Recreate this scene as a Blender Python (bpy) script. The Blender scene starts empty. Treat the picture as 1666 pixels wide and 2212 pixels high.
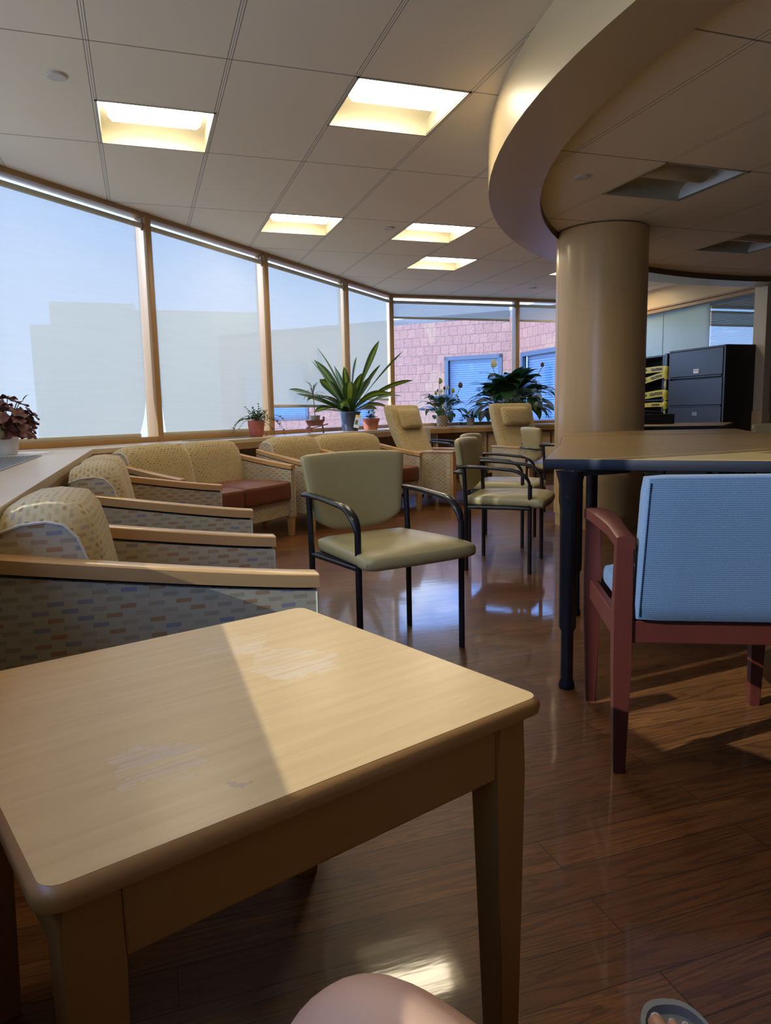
import bpy, bmesh, math, random
from mathutils import Vector, Matrix, Euler
random.seed(7)
PI = math.pi
S = bpy.context.scene
COL = S.collection

# ------------------------------------------------------------------ materials
class NT:
    """small helper to wire a node tree"""
    def __init__(self, name):
        self.m = bpy.data.materials.new(name); self.m.use_nodes = True
        self.t = self.m.node_tree; self.t.nodes.clear()
        self.out = self.t.nodes.new('ShaderNodeOutputMaterial')
    def n(self, typ, ins=None, **kw):
        nd = self.t.nodes.new(typ)
        for k, v in kw.items(): setattr(nd, k, v)
        for k, v in (ins or {}).items(): self.s(nd.inputs[k], v)
        return nd
    def s(self, sock, v):
        if isinstance(v, bpy.types.NodeSocket): self.t.links.new(v, sock)
        elif isinstance(v, bpy.types.Node): self.t.links.new(v.outputs[0], sock)
        else:
            if hasattr(sock.default_value, '__len__') and not hasattr(v, '__len__'): v = [v] * len(sock.default_value)
            if hasattr(v, '__len__') and len(sock.default_value) == 4 and len(v) == 3: v = tuple(v) + (1,)
            sock.default_value = v
    def math(self, op, a, b=0.0, c=None):
        nd = self.n('ShaderNodeMath', operation=op); self.s(nd.inputs[0], a); self.s(nd.inputs[1], b)
        if c is not None: self.s(nd.inputs[2], c)
        return nd.outputs[0]
    def mix(self, f, a, b, blend='MIX'):
        nd = self.n('ShaderNodeMix', data_type='RGBA', blend_type=blend)
        self.s(nd.inputs[0], f); self.s(nd.inputs[6], a); self.s(nd.inputs[7], b)
        return nd.outputs[2]
    def co(self, kind='Object'):
        return self.n('ShaderNodeTexCoord').outputs[kind]
    def sep(self, v):
        return self.n('ShaderNodeSeparateXYZ', {0: v}).outputs
    def comb(self, x, y, z=0.0):
        return self.n('ShaderNodeCombineXYZ', {0: x, 1: y, 2: z}).outputs[0]
    def noise(self, v, scale, detail=3, rough=.5, dist=0.0):
        return self.n('ShaderNodeTexNoise', {'Vector': v, 'Scale': scale, 'Detail': detail, 'Roughness': rough, 'Distortion': dist}).outputs[0]
    def scale(self, v, s):
        nd = self.n('ShaderNodeVectorMath', operation='MULTIPLY'); self.s(nd.inputs[0], v); self.s(nd.inputs[1], s)
        return nd.outputs[0]
    def ramp(self, f, stops, const=False):
        nd = self.n('ShaderNodeValToRGB'); self.s(nd.inputs[0], f); cr = nd.color_ramp
        if const: cr.interpolation = 'CONSTANT'
        while len(cr.elements) < len(stops): cr.elements.new(.5)
        for e, (p, c) in zip(cr.elements, stops):
            e.position = p; e.color = tuple(c) + (1,) if len(c) == 3 else c
        return nd.outputs[0]
    def bump(self, hgt, strength=.2, dist=.01):
        return self.n('ShaderNodeBump', {'Height': hgt, 'Strength': strength, 'Distance': dist}).outputs[0]
    def pbr(self, col, rough=.5, metal=0.0, **ins):
        d = {'Base Color': col, 'Roughness': rough, 'Metallic': metal}; d.update(ins)
        p = self.n('ShaderNodeBsdfPrincipled', d)
        self.t.links.new(p.outputs[0], self.out.inputs[0]); return p
    def done(self, sh):
        self.t.links.new(sh if isinstance(sh, bpy.types.NodeSocket) else sh.outputs[0], self.out.inputs[0]); return self.m

def plain(name, col, rough=.5, metal=0.0, var=.06, vs=8.0, bump=0.0, bs=300.0, **ins):
    """one colour with a slight procedural mottling"""
    t = NT(name); o = t.co()
    c = t.mix(t.noise(o, vs, 4), [x * (1 - var) for x in col], [min(1, x * (1 + var)) for x in col])
    if bump: ins['Normal'] = t.bump(t.noise(o, bs, 2), bump, .002)
    t.pbr(c, rough, metal, **ins); return t.m

def wood(name, a, b, axis='X', rough=.4, dens=1.0, coat=0.0):
    t = NT(name); o = t.co()
    s = {'X': (1.5, 22, 22), 'Y': (22, 1.5, 22), 'Z': (22, 22, 1.5)}[axis]
    v = t.scale(o, [k * dens for k in s])
    f = t.noise(v, 1.0, 5, .6, .4); g = t.noise(t.scale(o, (2.5, 2.5, 2.5)), 1.0, 3)
    c = t.mix(f, a, b); c = t.mix(t.math('MULTIPLY', g, .35), c, [x * .72 for x in a])
    t.pbr(c, rough, **{'Coat Weight': coat, 'Coat Roughness': .15, 'Normal': t.bump(f, .04, .002)}); return t.m

M = {}
M['maple'] = wood('maple laminate', (.60, .42, .22), (.68, .50, .28), 'X', .38)
M['counter_top'] = wood('pale maple worktop', (.55, .43, .28), (.62, .50, .34), 'Y', .30)  # glare on the worktop is put into the colour as a paler maple
M['maple_z'] = wood('maple veneer upright', (.50, .32, .135), (.60, .40, .18), 'Z', .36, .7, .25)
M['arm_wood'] = wood('varnished arm wood', (.48, .27, .10), (.60, .36, .15), 'Y', .34, 1, .2)
M['trim_wood'] = wood('honey oak trim', (.31, .17, .06), (.39, .225, .09), 'Z', .45)
M['trim_dark'] = wood('dark stained trim', (.10, .055, .03), (.14, .08, .045), 'Z', .4)
M['mahogany'] = wood('mahogany stained wood', (.052, .009, .005), (.080, .014, .008), 'Z', .45, 1, 0)
M['wheelbarrow'] = wood('dark red toy wood', (.10, .03, .02), (.15, .05, .03), 'X', .5)
M['black_metal'] = plain('black enamelled steel', (.012, .012, .015), .28)
M['black_plastic'] = plain('black plastic', (.008, .009, .014), .5, **{'Specular IOR Level': .22})
M['chrome'] = plain('bracket steel', (.45, .46, .48), .35, .9)
M['olive'] = plain('olive green vinyl', (.41, .34, .155), .42, 0, .05, 30, .08, 900)
M['rust'] = plain('rust brown vinyl', (.155, .042, .018), .45, 0, .06, 20, .05, 900)
M['piping'] = plain('cream piping', (.50, .47, .38), .6)
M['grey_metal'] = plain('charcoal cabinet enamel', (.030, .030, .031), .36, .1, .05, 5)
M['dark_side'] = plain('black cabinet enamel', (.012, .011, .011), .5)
M['white_paint'] = plain('white fixture paint', (.36, .335, .255), .35, 0, .02)
M['cap_paint'] = plain('off white cap', (.55, .51, .45), .5)
M['wall_paint'] = plain('warm beige wall paint', (.50, .42, .30), .6, 0, .03, 3)
M['soffit_paint'] = plain('tan soffit paint', (.58, .42, .22), .55, 0, .06, 2, .05, 60)
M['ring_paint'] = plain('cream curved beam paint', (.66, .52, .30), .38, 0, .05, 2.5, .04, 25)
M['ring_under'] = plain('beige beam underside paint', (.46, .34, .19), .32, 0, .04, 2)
M['terracotta'] = plain('terracotta', (.42, .13, .065), .7, 0, .1, 20)
M['pink_clay'] = plain('pinkish clay', (.45, .12, .10), .65, 0, .1, 20)
M['grey_pot'] = plain('grey plastic pot', (.20, .18, .16), .5)
M['blue_pot'] = plain('dark blue grey pot', (.035, .045, .075), .28)
M['white_pot'] = plain('white ceramic', (.68, .68, .70), .3)
M['soil'] = plain('potting soil', (.03, .02, .013), .9, 0, .4, 90)
M['paper'] = plain('white paper', (.75, .75, .78), .6, 0, .02)
M['ink'] = plain('black print', (.01, .01, .01), .6)
M['yellow_tape'] = plain('yellow barrier tape', (.62, .50, .035), .4, 0, .08, 30)
M['tag_yellow'] = plain('yellow tag header', (.75, .55, .05), .5)
M['tag_photo'] = plain('printed plant picture', (.10, .14, .07), .5, 0, .6, 120)
M['stem'] = plain('green stem', (.10, .16, .05), .5)
M['brown_stem'] = plain('brown stem', (.12, .08, .05), .7)
M['skin'] = plain('skin', (.52, .29, .17), .45, 0, .06, 14, **{'Subsurface Weight': .12, 'Subsurface Radius': (.01, .004, .002)})
M['nail'] = plain('pale lilac nail polish', (.55, .55, .75), .15)
M['shorts'] = plain('navy shorts cloth', (.05, .06, .09), .8)
M['sandal'] = plain('grey rubber sandal', (.24, .26, .27), .6, 0, .1, 60, .15, 120)
M['strap'] = plain('tan strap', (.35, .25, .13), .6)
M['grille'] = plain('grey anodised grille', (.22, .23, .25), .4, .5)
M['spathe'] = plain('cream white spathe', (.70, .72, .50), .5)
M['dead_flower'] = plain('dry brown flower', (.10, .045, .03), .7)
M['green_flower'] = plain('green faded flower', (.28, .36, .10), .6)
M['pink_flower'] = plain('pink petal', (.6, .2, .22), .6)
M['lilac_flower'] = plain('lilac petal', (.45, .5, .85), .6)
M['tan_facade'] = plain('tan stone facade', (.78, .66, .40), .8, 0, .12, .6)
M['roof_tar'] = plain('roof gravel', (.2, .19, .18), .9)
def mk_frost():
    t = NT('frosted pane'); a = t.n('ShaderNodeBsdfPrincipled', {'Base Color': (.36, .44, .44, 1), 'Roughness': .30, 'Coat Weight': 1.0, 'Coat Roughness': .22}); b_ = t.n('ShaderNodeBsdfTranslucent', {'Color': (.5, .62, .64, 1)})
    t.done(t.n('ShaderNodeMixShader', {0: .5, 1: a.outputs[0], 2: b_.outputs[0]})); return t.m
M['frosted'] = mk_frost()
M['slat'] = plain('grey blind slat', (.27, .31, .31), .4)
M['out_frame'] = plain('blue grey window frame', (.045, .07, .115), .5)
M['out_slat'] = plain('pale blue blind', (.40, .54, .66), .5)  # blue of the reflected sky is put into the slat colour
M['ground'] = plain('pale roof ballast', (.35, .33, .30), .9, 0, .2, 2)
M['ash_pot'] = plain('grey beige pot', (.24, .20, .17), .55)

def leaf_mat(name, dark, light, stripe=.22, rough=.42, edge=None):
    """leaf UV: u runs -1..1 across, v 0..1 along"""
    t = NT(name); uv = t.sep(t.co('UV'))
    au = t.math('ABSOLUTE', t.math('SUBTRACT', uv[0], .5)); au = t.math('MULTIPLY', au, 2.0)
    nz = t.noise(t.co('Object'), 18, 3)
    f = t.math('LESS_THAN', t.math('ADD', au, t.math('MULTIPLY', t.math('SUBTRACT', nz, .5), .15)), stripe)
    c = t.mix(f, t.mix(nz, [x * .75 for x in dark], [x * 1.25 for x in dark]), light)
    if edge: c = t.mix(t.math('GREATER_THAN', au, .78), c, edge)
    p = t.n('ShaderNodeBsdfPrincipled', {'Base Color': c, 'Roughness': rough})
    tr = t.n('ShaderNodeBsdfTranslucent', {'Color': t.mix(.5, c, light)})
    t.done(t.n('ShaderNodeMixShader', {0: .22, 1: p.outputs[0], 2: tr.outputs[0]})); return t.m
M['corn_leaf'] = leaf_mat('striped dracaena leaf', (.022, .075, .018), (.30, .40, .05), .34)
M['lily_leaf'] = leaf_mat('peace lily leaf', (.014, .050, .014), (.04, .11, .025), .05, .38)
M['yellow_leaf'] = leaf_mat('yellowed leaf', (.42, .26, .03), (.5, .34, .05), .05)
M['spike_leaf'] = leaf_mat('thin spiky leaf', (.03, .045, .03), (.05, .07, .04), .1)
M['small_leaf'] = leaf_mat('small green leaf', (.06, .12, .025), (.10, .18, .04), .08)
M['pothos_leaf'] = leaf_mat('deep green leaf', (.018, .055, .02), (.05, .12, .03), .08)
M['begonia_leaf'] = leaf_mat('maroon begonia leaf', (.10, .028, .026), (.16, .05, .045), .12, .5)
M['begonia_pink'] = leaf_mat('pink and green begonia leaf', (.40, .17, .28), (.16, .05, .10), .18, .5, (.15, .19, .06))

def mk_fabric(name, pu, pv, b0, b1, stops, amt):
    t = NT(name); uv = t.sep(t.co('UV'))
    row = t.math('DIVIDE', uv[1], pv); r = t.math('FLOOR', row); fv = t.math('FRACT', row)
    off = t.math('MULTIPLY', t.math('MODULO', r, 2.0), .5)
    jit = t.n('ShaderNodeTexWhiteNoise', {'W': r}, noise_dimensions='1D').outputs[0]
    u = t.math('ADD', t.math('ADD', t.math('DIVIDE', uv[0], pu), off), t.math('MULTIPLY', jit, .12))
    cu = t.math('FLOOR', u); fu = t.math('FRACT', u)
    wn = t.n('ShaderNodeTexWhiteNoise', {'Vector': t.comb(cu, r)}, noise_dimensions='2D').outputs[0]
    m = t.math('MULTIPLY', t.math('LESS_THAN', fu, .60), t.math('GREATER_THAN', fu, .04))
    m = t.math('MULTIPLY', m, t.math('MULTIPLY', t.math('GREATER_THAN', fv, .22), t.math('LESS_THAN', fv, .76)))
    weave = t.noise(t.scale(t.co('UV'), (900, 900, 1)), 1.0, 1)
    stripe = t.noise(t.comb(t.math('MULTIPLY', uv[0], 30.0), t.math('MULTIPLY', uv[1], 500.0)), 1.0, 2)
    base = t.mix(stripe, b0, b1)
    dash = t.ramp(wn, stops, True)
    m = t.math('MULTIPLY', m, t.math('ADD', amt, t.math('MULTIPLY', stripe, .5)))
    t.pbr(t.mix(m, base, dash), .75, **{'Normal': t.bump(weave, .25, .001), 'Sheen Weight': .1}); return t.m
M['fabric'] = mk_fabric('woven dash upholstery', .060, .0185, (.41, .35, .22), (.50, .43, .28), [(0, (.33, .25, .15)), (.30, (.38, .31, .19)), (.47, (.36, .16, .05)), (.63, (.19, .19, .26)), (.82, (.34, .30, .22)), (.93, (.30, .15, .06))], .5)
M['fabric_back'] = mk_fabric('olive tan fine dash upholstery', .034, .0150, (.385, .295, .135), (.455, .36, .18), [(0, (.30, .20, .08)), (.25, (.36, .27, .12)), (.45, (.24, .14, .055)), (.62, (.27, .23, .16)), (.80, (.34, .25, .11)), (.93, (.22, .12, .05))], .65)

def mk_blue():
    t = NT('blue diamond weave'); uv = t.sep(t.co('UV'))
    a = t.math('DIVIDE', uv[0], .0058); b = t.math('DIVIDE', uv[1], .0052)
    w = t.math('SINE', t.math('MULTIPLY', t.math('ADD', b, t.math('ABSOLUTE', t.math('SUBTRACT', t.math('FRACT', a), .5))), 2 * PI))
    m = t.math('MULTIPLY', t.math('ADD', w, 1.0), .5)
    blot = t.noise(t.co('Object'), 7, 3)
    c = t.mix(m, (.032, .062, .108), (.088, .152, .25)); c = t.mix(t.math('MULTIPLY', blot, .35), c, (.042, .08, .14))
    t.pbr(c, .8, **{'Normal': t.bump(m, .35, .001), 'Sheen Weight': .15}); return t.m
M['blue_fabric'] = mk_blue()

def mk_floor():
    t = NT('glossy oak plank floor'); o = t.co()
    xyz = t.sep(o); p = t.comb(xyz[0], t.math('SUBTRACT', xyz[1], .988), 0.0)
    br = t.n('ShaderNodeTexBrick', {'Vector': p, 'Color1': (0, 0, 0, 1), 'Color2': (1, 1, 1, 1), 'Mortar': (.5, .5, .5, 1), 'Scale': 1.0,
              'Mortar Size': .0014, 'Mortar Smooth': .1, 'Bias': 0.0, 'Brick Width': 1.22, 'Row Height': .0985}, offset=.37, offset_frequency=2)
    rnd = br.outputs[0]; seam = br.outputs[1]
    rowi = t.math('FLOOR', t.math('DIVIDE', t.math('SUBTRACT', xyz[1], .988), .0985))
    wr = t.n('ShaderNodeTexWhiteNoise', {'W': rowi}, noise_dimensions='1D').outputs[0]
    gv = t.comb(t.math('ADD', t.math('MULTIPLY', xyz[0], 2.2), t.math('MULTIPLY', wr, 37.0)), t.math('MULTIPLY', xyz[1], 30.0), t.math('MULTIPLY', wr, 11.0))
    grain = t.noise(gv, 1.0, 6, .65, .8)
    fine = t.noise(t.comb(t.math('MULTIPLY', xyz[0], 14.0), t.math('MULTIPLY', xyz[1], 420.0), wr), 1.0, 3, .6)
    cat = t.noise(t.comb(t.math('ADD', t.math('MULTIPLY', xyz[0], .75), t.math('MULTIPLY', wr, 53.0)), t.math('MULTIPLY', xyz[1], 13.0), t.math('MULTIPLY', rnd, 9.0)), 1.0, 2, .4, .3)
    wv = t.math('FRACT', t.math('MULTIPLY', cat, 17.0)); wv = t.math('MULTIPLY', t.math('GREATER_THAN', wv, .72), t.math('ADD', .35, fine))
    knot = t.noise(t.comb(t.math('MULTIPLY', xyz[0], 3.2), t.math('MULTIPLY', xyz[1], 9.0), 0.0), 1.0, 2)
    c = t.mix(rnd, (.175, .062, .013), (.300, .116, .029))
    c = t.mix(t.math('MULTIPLY', t.math('SUBTRACT', 1.0, grain), .85), c, (.050, .017, .006))
    c = t.mix(t.math('MULTIPLY', t.math('GREATER_THAN', fine, .54), .5), c, (.055, .022, .010))
    c = t.mix(t.math('MULTIPLY', wv, .62), c, (.045, .014, .005))
    c = t.mix(t.math('MULTIPLY', t.math('GREATER_THAN', knot, .73), .7), c, (.02, .009, .006))
    c = t.mix(t.math('MULTIPLY', seam, .85), c, (.022, .009, .005))
    wav = t.noise(t.comb(t.math('MULTIPLY', xyz[0], 5.0), t.math('MULTIPLY', xyz[1], 26.0), 0.0), 1.0, 3, .55)
    h = t.math('SUBTRACT', t.math('MULTIPLY', wav, .35), t.math('MULTIPLY', seam, .5))
    nb = t.bump(h, .30, .0016)
    rg = t.math('ADD', .028, t.math('MULTIPLY', t.noise(o, 2.3, 3), .07))
    t.pbr(c, .45, **{'Coat Weight': .6, 'Specular IOR Level': .3, 'Coat Roughness': rg, 'Coat Normal': nb, 'Normal': t.bump(fine, .12, .001)}); return t.m
M['floor'] = mk_floor()

def mk_ceiling(name, sy_thin, inner):
    """lay-in tile ceiling: grid 2 ft x 4 ft from (X0, Y0)"""
    t = NT(name); o = t.sep(t.co())
    fx = t.math('FRACT', t.math('ADD', t.math('DIVIDE', t.math('SUBTRACT', o[0], GX0), GA), 100.5))
    dx = t.math('MULTIPLY', t.math('ABSOLUTE', t.math('SUBTRACT', fx, .5)), GA)
    fy = t.math('FRACT', t.math('ADD', t.math('DIVIDE', t.math('SUBTRACT', o[1], GY0), GB), 100.5))
    dy = t.math('MULTIPLY', t.math('ABSOLUTE', t.math('SUBTRACT', fy, .5)), GB)
    barx = t.math('LESS_THAN', dx, .013)
    gapx = t.math('MULTIPLY', t.math('GREATER_THAN', dx, .0085), barx)
    gmid = t.math('LESS_THAN', dx, .0016)
    gapy = t.math('LESS_THAN', dy, sy_thin)
    nz = t.noise(t.co(), 260, 2); big = t.noise(t.co(), 1.4, 3)
    tile = t.mix(big, (.76, .68, .55), (.81, .735, .60))
    c = t.mix(barx, tile, (.84, .78, .66))
    dark = (.12, .10, .075) if not inner else (.10, .08, .06)
    c = t.mix(t.math('MULTIPLY', gapy, .8), c, dark)
    g = t.math('MAXIMUM', gapx, gmid) if not inner else gapx
    c = t.mix(t.math('MULTIPLY', g, .8), c, dark)
    t.pbr(c, .75, **{'Normal': t.bump(t.math('ADD', t.math('MULTIPLY', nz, .2), t.math('MULTIPLY', t.math('MAXIMUM', gapx, gapy), -1.0)), .25, .002)}); return t.m
GX0, GY0, GA, GB = -.7293, 2.334, .6096, 1.2192
M['ceil_out'] = mk_ceiling('acoustic ceiling tiles', .0042, False)
M['ceil_in'] = mk_ceiling('acoustic ceiling tiles inside ring', .005, True)

def mk_blind():
    t = NT('roller blind mesh'); o = t.co()
    wv = t.noise(t.scale(o, (2, 2, 60)), 1.0, 2)
    c = t.mix(wv, (.47, .44, .33), (.515, .48, .365))
    d = t.n('ShaderNodeBsdfDiffuse', {'Color': c}); tr = t.n('ShaderNodeBsdfTranslucent', {'Color': c})
    tp = t.n('ShaderNodeBsdfTransparent', {'Color': (1, 1, 1, 1)})
    a = t.n('ShaderNodeMixShader', {0: .44, 1: d.outputs[0], 2: tr.outputs[0]})
    t.done(t.n('ShaderNodeMixShader', {0: .06, 1: a.outputs[0], 2: tp.outputs[0]})); return t.m
M['blind'] = mk_blind()

def mk_glass(name, tint, refl=1.0, rough=0.0):
    t = NT(name)
    tp = t.n('ShaderNodeBsdfTransparent', {'Color': tint}); gl = t.n('ShaderNodeBsdfGlossy', {'Color': (1, 1, 1, 1), 'Roughness': rough})
    geo = t.n('ShaderNodeNewGeometry'); dt = t.n('ShaderNodeVectorMath', operation='DOT_PRODUCT'); t.s(dt.inputs[0], geo.outputs['Normal']); t.s(dt.inputs[1], geo.outputs['Incoming'])
    cs = t.math('SUBTRACT', 1.0, t.math('ABSOLUTE', dt.outputs['Value'])); f = t.math('MULTIPLY', t.math('ADD', .04, t.math('MULTIPLY', t.math('POWER', cs, 5.0), .96)), refl)
    f = t.math('MINIMUM', f, 1.0)
    t.done(t.n('ShaderNodeMixShader', {0: f, 1: tp.outputs[0], 2: gl.outputs[0]})); return t.m
M['glass'] = mk_glass('tinted window glass', (.74, .82, .92, 1))
M['office_glass'] = mk_glass('office glass', (.80, .86, .88, 1), 2.2)

def mk_emit(name, col, st):
    t = NT(name); t.done(t.n('ShaderNodeEmission', {'Color': col, 'Strength': st})); return t.m
M['lamp_on'] = mk_emit('lit lamp diffuser', (1.0, .84, .58, 1), 11.0)
M['lamp_off'] = plain('perforated lamp basket', (.46, .40, .30), .45)
def mk_steel_refl():
    t = NT('glossy end plate'); t.pbr(t.mix(t.noise(t.co(), 6), (.62, .68, .72), (.70, .76, .80)), .25); return t.m
M['end_plate'] = mk_steel_refl()

def mk_brick():
    t = NT('split face block wall'); o = t.co('UV')
    br = t.n('ShaderNodeTexBrick', {'Vector': o, 'Color1': (.27, .118, .082, 1), 'Color2': (.33, .16, .112, 1), 'Mortar': (.13, .055, .05, 1), 'Scale': 1.0,
             'Mortar Size': .006, 'Mortar Smooth': .2, 'Bias': 0.0, 'Brick Width': .205, 'Row Height': .205}, offset=.5)
    nz = t.noise(t.co(), 16, 5, .7); patch = t.noise(t.co(), .7, 3)
    c = t.mix(t.math('MULTIPLY', nz, .5), br.outputs[0], (.40, .21, .165)); c = t.mix(t.math('MULTIPLY', t.math('GREATER_THAN', patch, .57), .35), c, (.40, .25, .14))
    h = t.math('SUBTRACT', nz, t.math('MULTIPLY', br.outputs[1], .6))
    t.pbr(c, .35, **{'Normal': t.bump(h, .9, .03)}); return t.m
M['brick'] = mk_brick()

def mk_tabletop():
    t = NT('worn birch table top'); o = t.co(); x = t.sep(o)
    g = t.noise(t.scale(o, (3.0, 46, 40)), 1.0, 6, .7, .5); big = t.noise(t.scale(o, (3, 6, 3)), 1.0, 4)
    c = t.mix(g, (.36, .205, .065), (.60, .41, .18)); c = t.mix(t.math('MULTIPLY', big, .4), c, (.41, .235, .075))
    edge = t.math('MAXIMUM', t.math('ABSOLUTE', x[0]), t.math('ABSOLUTE', x[1]))
    c = t.mix(t.math('MULTIPLY', t.math('GREATER_THAN', edge, .30), 0.0), c, (.45, .27, .1))
    scr = t.noise(t.scale(o, (7, 170, 1)), 1.0, 4, .7); scr2 = t.noise(t.scale(o, (150, 9, 1)), 1.0, 3, .6)
    def spot(cx, cy, r):
        d = t.n('ShaderNodeVectorMath', operation='DISTANCE'); t.s(d.inputs[0], t.comb(x[0], x[1])); t.s(d.inputs[1], (cx, cy, 0)); 
        wob = t.math('MULTIPLY', t.math('SUBTRACT', t.noise(o, 24, 4, .7), .5), .11)
        return t.math('LESS_THAN', t.math('ADD', d.outputs[1], wob), r)
    a = t.math('MAXIMUM', t.math('MAXIMUM', spot(.13, .03, .07), spot(.10, .18, .06)), spot(-.16, -.15, .05))
    wear = t.math('MULTIPLY', a, t.math('GREATER_THAN', scr, .50))
    c = t.mix(t.math('MULTIPLY', wear, .24), c, (.74, .68, .58))
    lines = t.math('GREATER_THAN', scr, .66); c = t.mix(t.math('MULTIPLY', lines, .28), c, (.34, .22, .09))
    st = spot(-.115, -.255, .008); c = t.mix(t.math('MULTIPLY', st, .7), c, (.30, .22, .13))
    ro = t.math('ADD', .42, t.math('MULTIPLY', wear, .3))
    t.pbr(c, ro, **{'Normal': t.bump(t.math('ADD', g, t.math('MULTIPLY', scr, .6)), .06, .002), 'Coat Weight': .12, 'Coat Roughness': .2}); return t.m
M['table_top'] = mk_tabletop()
M['table_wood'] = wood('birch table frame', (.28, .125, .030), (.35, .17, .045), 'X', .4)
M['table_edge'] = wood('oiled birch edge', (.30, .14, .040), (.36, .18, .055), 'X', .35)
M['table_leg'] = wood('birch table leg', (.27, .12, .030), (.34, .165, .045), 'Z', .4)
M['laminate'] = wood('beige laminate top', (.34, .225, .085), (.39, .265, .105), 'X', .32)
def mk_wicker():
    t = NT('woven basket wrap'); o = t.co(); ch = t.n('ShaderNodeTexChecker', {'Vector': t.scale(t.co('UV'), (45, 45, 45)), 'Color1': (.55, .42, .25, 1), 'Color2': (.30, .17, .07, 1), 'Scale': 1.0}).outputs[0]
    t.pbr(ch, .6, **{'Normal': t.bump(t.noise(o, 90), .6, .01)}); return t.m
M['wicker'] = mk_wicker()

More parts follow.
